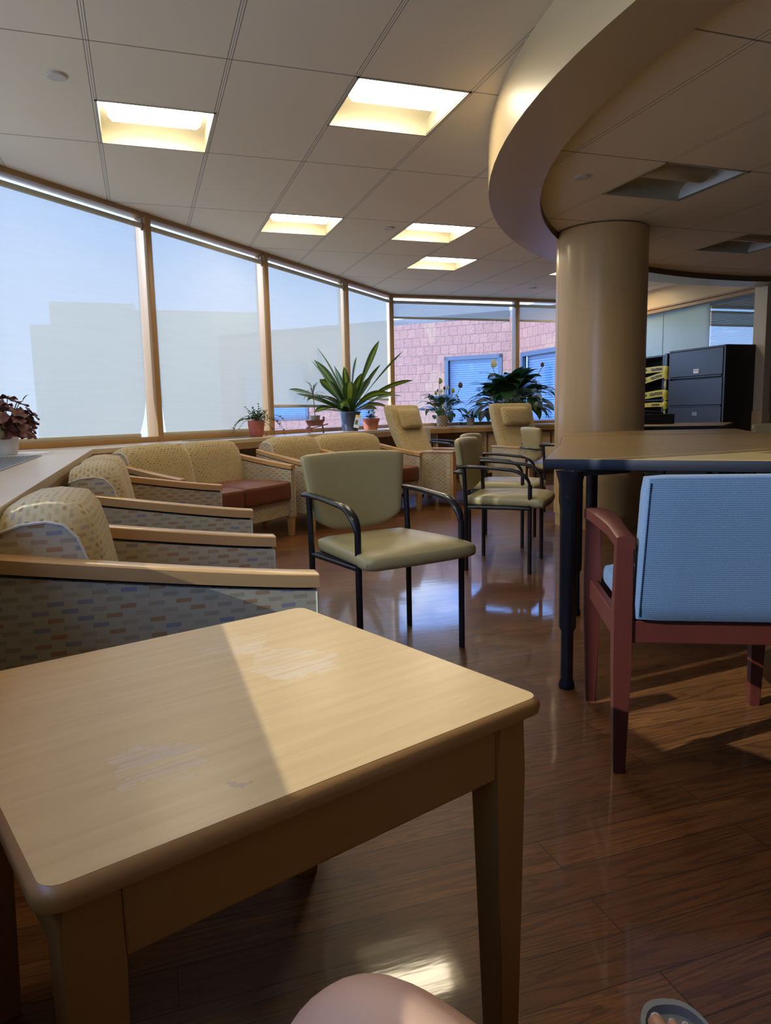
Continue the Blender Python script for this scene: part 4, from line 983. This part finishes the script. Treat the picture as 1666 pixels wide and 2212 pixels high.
# peace lilies
def ovate(t): return max(.03, math.sin(PI * (t ** .8)) ** .85) if t < 1 else .02
def lily(name, label, loc, nl, R_, Hh, lw, seed, pot_prof, potmat, leafmat='lily_leaf', stalkL=.8, nyel=0, cat='plant'):
    random.seed(seed); pl = thing(name, label, cat, loc)
    pot('pot', pl, pot_prof, potmat); z0 = pot_prof[-1][1] - .02
    m = MB(); y = MB(); s = MB()
    for k in range(nl):
        az = 2 * PI * k / nl * 2.618 + random.uniform(-.3, .3); tier = random.random()
        el = math.radians(2 + 79 * tier); L = R_ * random.uniform(.75, 1.0); st = L * .52
        p0 = Vector((random.uniform(-.03, .03), random.uniform(-.03, .03), z0)); dirv = Vector((math.cos(az) * math.cos(el), math.sin(az) * math.cos(el), math.sin(el) * Hh / R_))
        p1 = p0 + dirv * st; s.tube([p0, (p0 + p1) / 2 + Vector((0, 0, .02)), p1], .0035, 5)
        tgt = y if (nyel and k in (3, 11)) else m
        arc_leaf(tgt, az + random.uniform(-.4, .4), el * .75, L * random.uniform(.55, .72), lw * random.uniform(.8, 1.15), random.uniform(.9, 2.0), p1, 8, .12, ovate, random.uniform(-.3, .3))
    m.build('foliage', leafmat, pl, 60); s.build('stems', 'stem', pl, 60)
    if nyel: y.build('yellow_leaf', 'yellow_leaf', pl, 60)
    return pl, z0
def spathe(pl, base, tip, size, mat, rot=0.0):
    m = MB(); b0, t0 = Vector(base), Vector(tip); mid = (b0 + t0) / 2 + Vector((0, 0, .03))
    m.tube([b0, mid, t0], .0045, 6); fl = m.build('flower_stalk', 'stem', pl, 60)
    m = MB(); m.leaf([t0 + Vector((0, 0, size * u)) + Vector((math.cos(rot), math.sin(rot), 0)) * size * .18 * math.sin(u * PI) for u in (0, .15, .3, .5, .7, .85, 1)], size * .72, (math.cos(rot), math.sin(rot), .2), .5, ovate)
    m.build('flower', mat, fl, 60)
pl, z0 = lily('peace_lily', 'peace lily with dry flowers in a woven wrapped pot on the north counter', (3.97, 9.24, ZC), 44, .44, .42, .12, 5, [(.070, 0), (.078, .02), (.088, .15), (.090, .155)], 'wicker', nyel=1)
for dx, zz, sz, mt in ((-.20, .40, .055, 'dead_flower'), (-.10, .43, .06, 'green_flower'), (-.05, .58, .09, 'green_flower'), (-.06, .47, .05, 'dead_flower'), (.02, .50, .05, 'dead_flower'), (.05, .50, .07, 'spathe'), (.13, .45, .075, 'green_flower'), (.24, .52, .085, 'dead_flower'), (-.02, .46, .06, 'spathe')):
    p = rdir * dx; spathe(pl, (p.x * .3, p.y * .3, .15), (p.x, p.y - .03, zz), sz, mt, random.uniform(3.5, 5.5))
pl, z0 = lily('peace_lily', 'big bushy peace lily with one pale flower behind the recliner', (5.06, 9.24, ZC), 120, .72, .74, .20, 11, [(.11, 0), (.12, .02), (.14, .20), (.145, .21)], 'ash_pot')
p = rdir * -.30; spathe(pl, (p.x * .2, p.y * .2, .2), (p.x, p.y - .05, .80), .13, 'spathe', 4.6)
p = rdir * .40; spathe(pl, (p.x * .2, p.y * .2, .2), (p.x, p.y - .05, .80), .07, 'dead_flower', 4.2)
# small grey pot plant
random.seed(3)
def small_plant(name, label, loc, pprof, potmat, leafmat, n, R_, lw, trail=0, sq=None, extra=None):
    pl = thing(name, label, 'plant', loc); pot('pot', pl, pprof, potmat, 28, sq); z0 = pprof[-1][1] - .01
    m = MB(); s = MB()
    for k in range(n):
        az = random.uniform(0, 2 * PI); el = math.radians(random.uniform(10, 85)); L = R_ * random.uniform(.4, 1)
        if k < trail:
            el = math.radians(random.uniform(10, 50)); L = R_ * random.uniform(1.1, 1.7)
        path = []; p = Vector((0, 0, z0)); e_ = el; q = 7 if k >= trail else 10
        for i in range(q):
            path.append(p.copy()); e_ = el - (.6 if k >= trail else 2.0) * i / q
            p = p + Vector((math.cos(az + .15 * i) * math.cos(e_), math.sin(az + .15 * i) * math.cos(e_), math.sin(e_))) * L / q
            p.z = max(p.z, .008)
        s.tube(path, .0018, 4)
        for i in range(2, q):
            for sgn in (-1, 1):
                a2 = az + sgn * random.uniform(.5, 1.4); arc_leaf(m, a2, random.uniform(-.1, .8), lw * random.uniform(.8, 1.5), lw * random.uniform(.6, .9), .6, path[i], 5, .2, ovate)
    m.build('foliage', leafmat, pl, 60); s.build('stems', 'brown_stem', pl, 60); return pl
small_plant('potted_plant', 'small leafy plant in a plain grey pot between the two peace lilies', (4.39, 9.22, ZC), [(.046, 0), (.05, .01), (.058, .11), (.06, .115)], 'ash_pot', 'pothos_leaf', 14, .17, .045, 3)
small_plant('potted_plant', 'small trailing plant in a pink clay pot on the slanted counter', (1.03, 6.83, ZC), [(.052, 0), (.062, .02), (.076, .10), (.079, .15), (.080, .155)], 'pink_clay', 'small_leaf', 44, .24, .024, 14)
p4 = small_plant('potted_plant', 'small flowering plant in a square terracotta pot beside the striped dracaena', (2.69, 8.50, ZC), [(.070, 0), (.074, .02), (.088, .105), (.097, .107), (.097, .14)], 'terracotta', 'small_leaf', 8, .18, .035, 0, 7)
for (dx, dz, mt) in ((-.03, .25, 'pink_flower'), (.05, .28, 'lilac_flower'), (.08, .24, 'lilac_flower'), (0, .27, 'pink_flower')):
    p = rdir * dx; m = MB()
    for k in range(6): arc_leaf(m, k * PI / 3, .5, .028, .022, .9, (p.x, p.y, dz), 5, .2, ovate)
    m.build('flower', mt, p4, 60)
# wheelbarrow planter and its pot
wb = thing('toy_wheelbarrow', 'small dark wood wheelbarrow planter on the counter', 'planter', (1.80, 7.62, ZC), VIEW)
m = MB()
V = [(-.085, -.045, .070), (.06, -.045, .085), (.06, .045, .085), (-.085, .045, .070), (-.115, -.06, .135), (.085, -.06, .145), (.085, .06, .145), (-.115, .06, .135)]
m.add(V, [(3, 2, 1, 0), (0, 1, 5, 4), (1, 2, 6, 5), (2, 3, 7, 6), (3, 0, 4, 7)]); m.add([tuple(Vector(v) * .94 + Vector((0, 0, .008))) for v in V], [(0, 1, 2, 3), (4, 5, 1, 0), (5, 6, 2, 1), (6, 7, 3, 2), (7, 4, 0, 3)]); m.box((.078, 0, .15), (.014, .12, .05), .004); m.build('tray', 'wheelbarrow', wb, 0)
m = MB(); m.lathe([(.034, -.012), (.036, 0), (.034, .012)], 24); wh = m.build('wheel', 'wheelbarrow', wb, 40); wh.location = (-.085, 0, .036); wh.rotation_euler = (PI / 2, 0, 0)
for sgn in (-1, 1):
    m = MB(); m.bar((-.09, sgn * .025, .045), (.12, sgn * .05, .095), .010, .012, .002); m.build('handle', 'wheelbarrow', wb, 0)
    m = MB(); m.bar((.062, sgn * .045, .08), (.072, sgn * .045, 0), .010, .010, .002); m.build('leg', 'wheelbarrow', wb, 0)
sd = thing('potted_dracaena', 'spindly thin leaved dracaena in a grey pot carried by the wheelbarrow', 'plant', (1.785, 7.625, ZC + .079))
pot('pot', sd, [(.042, 0), (.046, .01), (.054, .105), (.056, .11)], 'grey_pot')
m = MB(); m.tube([(0, 0, .09), (-.004, 0, .22), (-.012, 0, .33)], [.005, .004, .005], 8); m.build('stem', 'brown_stem', sd, 60)
m = MB(); random.seed(21)
for k in range(22):
    az = 2.399 * k; el = math.radians(random.uniform(0, 80)); arc_leaf(m, az, el, random.uniform(.16, .27), .010, random.uniform(.5, 1.9), (-.012, 0, .325), 9, .2, strapw)
m.build('foliage', 'spike_leaf', sd, 60)
# begonia at left edge
bg = thing('potted_begonia', 'dark red ruffled begonia in a white pot at the left end of the counter', 'plant', (-.735, 4.56, ZC + .0045))
pot('pot', bg, [(.055, 0), (.06, .01), (.072, .10), (.074, .105)], 'white_pot')
m = MB(); m2 = MB(); s = MB(); random.seed(9)
def frill(mb, c, nrm, r, n=22):
    c, nrm = Vector(c), Vector(nrm).normalized(); a = nrm.cross(Vector((0, 0, 1)))
    if a.length < .05: a = Vector((1, 0, 0))
    a.normalize(); b_ = nrm.cross(a); V = [c - nrm * r * .12]; U = [(.5, 0)]; Fc = []
    for rr, uu in ((.5, .75), (.85, .93), (1.0, 1.0)):
        for k in range(n):
            t = 2 * PI * k / n; q = r * rr * (1 + (.10 * math.sin(t * 7 + r * 90) * (rr > .7))); V.append(c + (a * math.cos(t) + b_ * math.sin(t)) * q + nrm * (r * .16 * rr * math.sin(t * 5 + r * 40))); U.append((uu, rr))
    for k in range(n): Fc.append((0, 1 + k, 1 + (k + 1) % n))
    for j in range(2):
        for k in range(n): Fc.append((1 + j * n + k, 1 + (j + 1) * n + k, 1 + (j + 1) * n + (k + 1) % n, 1 + j * n + (k + 1) % n))
    mb.add(V, Fc, U)
for k in range(46):
    az = random.uniform(0, 2 * PI); el = random.uniform(-.35, 1.35); R_ = random.uniform(.10, .175)
    c = Vector((math.cos(az) * math.cos(el) * R_, math.sin(az) * math.cos(el) * R_, .165 + math.sin(el) * R_ * .95)); c.z = max(c.z, .075)
    frill(m, c, (c - Vector((0, 0, .12))) + Vector((0, 0, .04)), random.uniform(.038, .062)); s.tube([(0, 0, .09), c * .6 + Vector((0, 0, .05)), c], .0025, 5)
frill(m2, rdir * .01 - fdir * .16 + Vector((0, 0, .13)), -fdir + rdir * .2, .062); frill(m2, rdir * -.09 - fdir * .13 + Vector((0, 0, .20)), -fdir - rdir * .3, .055)
c = rdir * .12 + Vector((0, 0, .30)); s.tube([(0, 0, .1), c * .7 + Vector((0, 0, .08)), c], .003, 5); arc_leaf(m, .3, 1.0, .05, .035, .5, c, 5, .3, ovate)
m.build('foliage', 'begonia_leaf', bg, 60); m2.build('pink_leaf', 'begonia_pink', bg, 60); s.build('stems', 'brown_stem', bg, 60)
m = MB(); m.box((0, 0, .002), (.24, .55, .003), .0005); o = m.build('paper_sheet', 'paper', None, 0, (-.675, 4.60, ZC)); o.rotation_euler = (0, 0, -.12); tag(o, 'white paper sheet under the dark red plant', 'paper')

# ------------------------------------------------------------------ buildings outside
bb = thing('brick_building', 'red split block building across the courtyard beyond the north windows', 'building', (0, 0, 0))
P0 = Vector((7.76, 14.27)); D1 = Vector((-.707, .707)); N1 = Vector((-.707, -.707))
def facade(name, p, d, nrm, L, z0, z1, wins, parent):
    p, d, nrm = Vector(p), Vector(d), Vector(nrm); U = lambda s, o_, z: (p + d * s + nrm * o_).to_3d() + Vector((0, 0, z))
    m = MB(); cells = sorted(wins); V = []
    xs = [0.0]
    def quad(sa, sb, za, zb_):
        m.add([U(sa, 0, za), U(sb, 0, za), U(sb, 0, zb_), U(sa, 0, zb_)], [(0, 1, 2, 3)], [(sa, za), (sb, za), (sb, zb_), (sa, zb_)])
    s = 0
    for (a, b_, za, zb_) in cells:
        quad(s, a, z0, z1); quad(a, b_, z0, za); quad(a, b_, zb_, z1); s = b_
    quad(s, L, z0, z1); m.build(name, 'brick', parent, 0)
    for (a, b_, za, zb_) in cells:
        m = MB(); t = .09
        for (c0, c1_) in ((U(a, -.03, za + t / 2), U(b_, -.03, za + t / 2)), (U(a, -.03, zb_ - t / 2), U(b_, -.03, zb_ - t / 2))): m.bar(c0, c1_, .10, t)
        for s_ in (a + t / 2, b_ - t / 2): m.bar(U(s_, -.03, za), U(s_, -.03, zb_), t, .10, 0, nrm.to_3d())
        wf_ = m.build('window_frame', 'out_frame', parent, 0)
        m = MB(); k = int((zb_ - za) / .055)
        for i in range(k): z = za + t + (zb_ - za - 2 * t) * i / k; m.bar(U(a + t, -.10, z), U(b_ - t, -.10, z), .045, .006, 0, (0, -.5, 1))
        m.bar(U(a, -.16, (za + zb_) / 2), U(b_, -.16, (za + zb_) / 2), .01, zb_ - za); m.build('blind', 'out_slat', wf_, 0)
        m = MB(); m.bar(U(a, -.05, (za + zb_) / 2), U(b_, -.05, (za + zb_) / 2), .006, zb_ - za - .1); m.build('glass', 'glass', wf_, 0)
facade('facade', P0, D1, N1, 8, -6, 3.08, [(.18, 1.54, .60, 2.20), (3.4, 4.25, .62, 2.2), (5.25, 7.4, .84, 2.3)], bb)
facade('facade', P0 + Vector((.0, 0)), (0.02, -1.0), (-1, 0), 3.9, -6, 3.08, [(.46, 2.35, .69, 2.17)], bb)
m = MB(); m.prism([tuple(P0), tuple(P0 + D1 * 8), tuple(P0 + D1 * 8 - N1 * 6), (12, 16), (12, 10.4), (7.8, 10.4)], 2.98, 3.12); m.build('roof', 'roof_tar', bb, 0)
tb = thing('tan_building', 'tan block building showing faintly through the left blinds', 'building', (0, 0, 0))
m = MB(); m.box((-3.32, 34, -.75), (.71, 8, 10.5)); m.box((-1.455, 34.02, -.3), (3.03, 8, 11.3)); m.box((2.56, 34.0, -.42), (5.0, 8, 11.1)); m.build('facade', 'tan_facade', tb, 0)
m = MB(); m.box((0, 20, -6.2), (90, 90, .2)); o = m.build('ground', 'ground', None, 0); struct(o, 'pale gravel roof and ground outside', 'ground')

# ------------------------------------------------------------------ seated person (legs in view)
pe = thing('person', 'seated person with a bare knee and a grey sandal at the bottom edge', 'person', (0, 0, 0))
sk = [  # index, co, radius
 ((.36, -.02, .56), .13), ((.27, .02, .53), .095), ((.190, .26, .495), .070), ((.116, .464, .478), .067), ((.112, .480, .40), .055), ((.13, .455, .26), .049), ((.125, .42, .10), .033), ((.125, .44, .055), .036), ((.12, .54, .035), .032), ((.118, .60, .028), .020),
 ((.46, .03, .53), .095), ((.60, .25, .51), .070), ((.710, .455, .462), .052), ((.712, .475, .40), .048), ((.695, .515, .26), .046), ((.662, .555, .10), .033), ((.654, .575, .062), .036), ((.675, .66, .052), .034), ((.688, .715, .046), .024),
 ((.36, -.06, .58), .125), ((.36, -.07, .61), .115)]
ed = [(0, 1), (1, 2), (2, 3), (3, 4), (4, 5), (5, 6), (6, 7), (7, 8), (8, 9), (0, 10), (10, 11), (11, 12), (12, 13), (13, 14), (14, 15), (15, 16), (16, 17), (17, 18), (0, 19), (19, 20)]
me = bpy.data.meshes.new('body'); me.from_pydata([s_[0] for s_ in sk], ed, []); bo = bpy.data.objects.new('body', me); COL.objects.link(bo); bo.parent = pe
sm = bo.modifiers.new('skin', 'SKIN'); 
for i, s_ in enumerate(sk): me.skin_vertices[0].data[i].radius = (s_[1], s_[1])
me.skin_vertices[0].data[0].use_root = True
sb = bo.modifiers.new('sub', 'SUBSURF'); sb.levels = 3; sb.render_levels = 3; sm.use_smooth_shade = True; me.materials.append(M['skin'])
# toes of the foot in view, rooted inside the foot
fd = Vector((.707, .775, 0)).normalized(); fd = Vector((.33, .94, 0)).normalized(); fs = Vector((fd.y, -fd.x, 0))
toe0 = Vector((.680, .734, .046))
mt = MB(); mn = MB()
for k, (off, L, r) in enumerate(((-.030, .052, .0125), (-.008, .046, .0088), (.009, .040, .0080), (.024, .032, .0074), (.037, .022, .0068))):
    b0 = toe0 + fs * off - fd * .02; pts = [b0, b0 + fd * L * .5 + Vector((0, 0, .006)), b0 + fd * L * .85 + Vector((0, 0, .001)), b0 + fd * L - Vector((0, 0, .003))]
    mt.tube(pts, [r * .95, r, r * 1.02, r * .55], 10); mn.lathe([(.0001, r * .92), (r * .45, r * .88), (r * .62, r * .70), (r * .62, r * .5)], 10, pts[2] + fd * .002, True)
mt.build('toes', 'skin', pe, 60); mn.build('toe_nails', 'nail', pe, 40)
def sandal(tip, fd_, name, foot_len=.27):
    fs_ = Vector((fd_.y, -fd_.x, 0)); m = MB(); out = []
    for k in range(40):
        t = 2 * PI * k / 40; lx = math.copysign(abs(math.cos(t)) ** .75, math.cos(t)); ly = math.copysign(abs(math.sin(t)) ** .75, math.sin(t)); wd = .054 + .006 * ly
        out.append((tip.x + fd_.x * (ly - 1) * foot_len / 2 + fs_.x * lx * wd, tip.y + fd_.y * (ly - 1) * foot_len / 2 + fs_.y * lx * wd))
    m.prism(out, .0, .026, .006); so = m.build('sandal', 'sandal', pe, 40)
    c = Vector((tip.x, tip.y, 0)) - fd_ * foot_len / 2
    m = MB(); V = []; n = 40
    for z, q in ((.026, 1.0), (.040, .985), (.040, .90), (.026, .88)):
        for k in range(n): p = Vector((out[k][0], out[k][1], 0)); p = c + (p - c) * q; V.append((p.x, p.y, z))
    m.add(V, [(i * n + k, i * n + (k + 1) % n, (i + 1) * n + (k + 1) % n, (i + 1) * n + k) for i in range(3) for k in range(n)]); m.build('rim', 'sandal', so, 60)
    q = Vector((tip.x, tip.y, 0)) - fd_ * .140; m = MB()
    m.tube([q + fs_ * .052 * math.cos(a) + Vector((0, 0, .02 + .052 * math.sin(a))) for a in [PI * k / 10 for k in range(11)]], .022, 8, True, .25, up=(0, 0, 1)); m.build('strap', 'strap', so, 60)
sandal(Vector((.706, .808, 0)), fd, 'sandal'); sandal(Vector((.118, .66, 0)), Vector((0, 1, 0)), 'sandal')
m = MB()
for pts, rs in ((((.36, -.02, .56), (.26, .03, .535), (.225, .17, .51)), (.155, .118, .102)), (((.36, -.02, .56), (.47, .04, .535), (.53, .18, .52)), (.155, .118, .102)), (((.36, -.05, .475), (.36, -.05, .53), (.36, -.055, .60), (.36, -.06, .65), (.36, -.06, .675)), (.15, .168, .165, .135, .05))):
    m.tube(pts, rs, 16)
m.build('shorts', 'shorts', pe, 60)

# ------------------------------------------------------------------ light
sun = bpy.data.lights.new('sun', 'SUN'); sun.energy = 2.8; sun.angle = .009; sun.color = (1.0, .90, .74)
so = bpy.data.objects.new('sun', sun); COL.objects.link(so)
dirv = Vector((1, .12, -.46)).normalized(); so.rotation_euler = dirv.to_track_quat('-Z', 'Y').to_euler(); so.location = (-8, -1, 6)
wd = bpy.data.worlds.new('sky'); S.world = wd; wd.use_nodes = True; nt = wd.node_tree; nt.nodes.clear()
def wn(t, **k):
    n_ = nt.nodes.new(t)
    for a, v in k.items(): setattr(n_, a, v)
    return n_
tc = wn('ShaderNodeTexCoord'); sx_ = wn('ShaderNodeSeparateXYZ'); nt.links.new(tc.outputs['Generated'], sx_.inputs[0])
rp = wn('ShaderNodeValToRGB'); nt.links.new(sx_.outputs[2], rp.inputs[0]); rp.color_ramp.elements[0].position = 0; rp.color_ramp.elements[0].color = (.60, .70, .85, 1); rp.color_ramp.elements[1].position = .7; rp.color_ramp.elements[1].color = (.14, .30, .76, 1); _e = rp.color_ramp.elements.new(.22); _e.color = (.27, .47, .92, 1)
nz = wn('ShaderNodeTexNoise'); nz.inputs['Scale'].default_value = 3.2; nz.inputs['Detail'].default_value = 6; nt.links.new(tc.outputs['Generated'], nz.inputs['Vector'])
r3 = wn('ShaderNodeValToRGB'); nt.links.new(nz.outputs[0], r3.inputs[0]); r3.color_ramp.elements[0].position = .56; r3.color_ramp.elements[0].color = (0, 0, 0, 1); r3.color_ramp.elements[1].position = .70; r3.color_ramp.elements[1].color = (1, 1, 1, 1)
mx = wn('ShaderNodeMix', data_type='RGBA'); nt.links.new(r3.outputs[0], mx.inputs[0]); nt.links.new(rp.outputs[0], mx.inputs[6]); mx.inputs[7].default_value = (1.0, .97, .92, 1)
bgn = wn('ShaderNodeBackground'); nt.links.new(mx.outputs[2], bgn.inputs[0]); bgn.inputs[1].default_value = 2.2
wo = wn('ShaderNodeOutputWorld'); nt.links.new(bgn.outputs[0], wo.inputs[0])

S.view_settings.view_transform = 'Standard'; S.view_settings.look = 'None'; S.view_settings.gamma = 1.0; S.view_settings.use_curve_mapping = False
S.view_settings.exposure = 1.78
cyc = S.cycles
cyc.use_denoising = True
try: cyc.denoiser = 'OPENIMAGEDENOISE'; cyc.denoising_input_passes = 'RGB_ALBEDO_NORMAL'
except Exception: pass
cyc.max_bounces = 10; cyc.diffuse_bounces = 5; cyc.glossy_bounces = 5; cyc.transparent_max_bounces = 16; cyc.transmission_bounces = 6
cyc.caustics_reflective = False; cyc.caustics_refractive = False; cyc.sample_clamp_indirect = 6.0
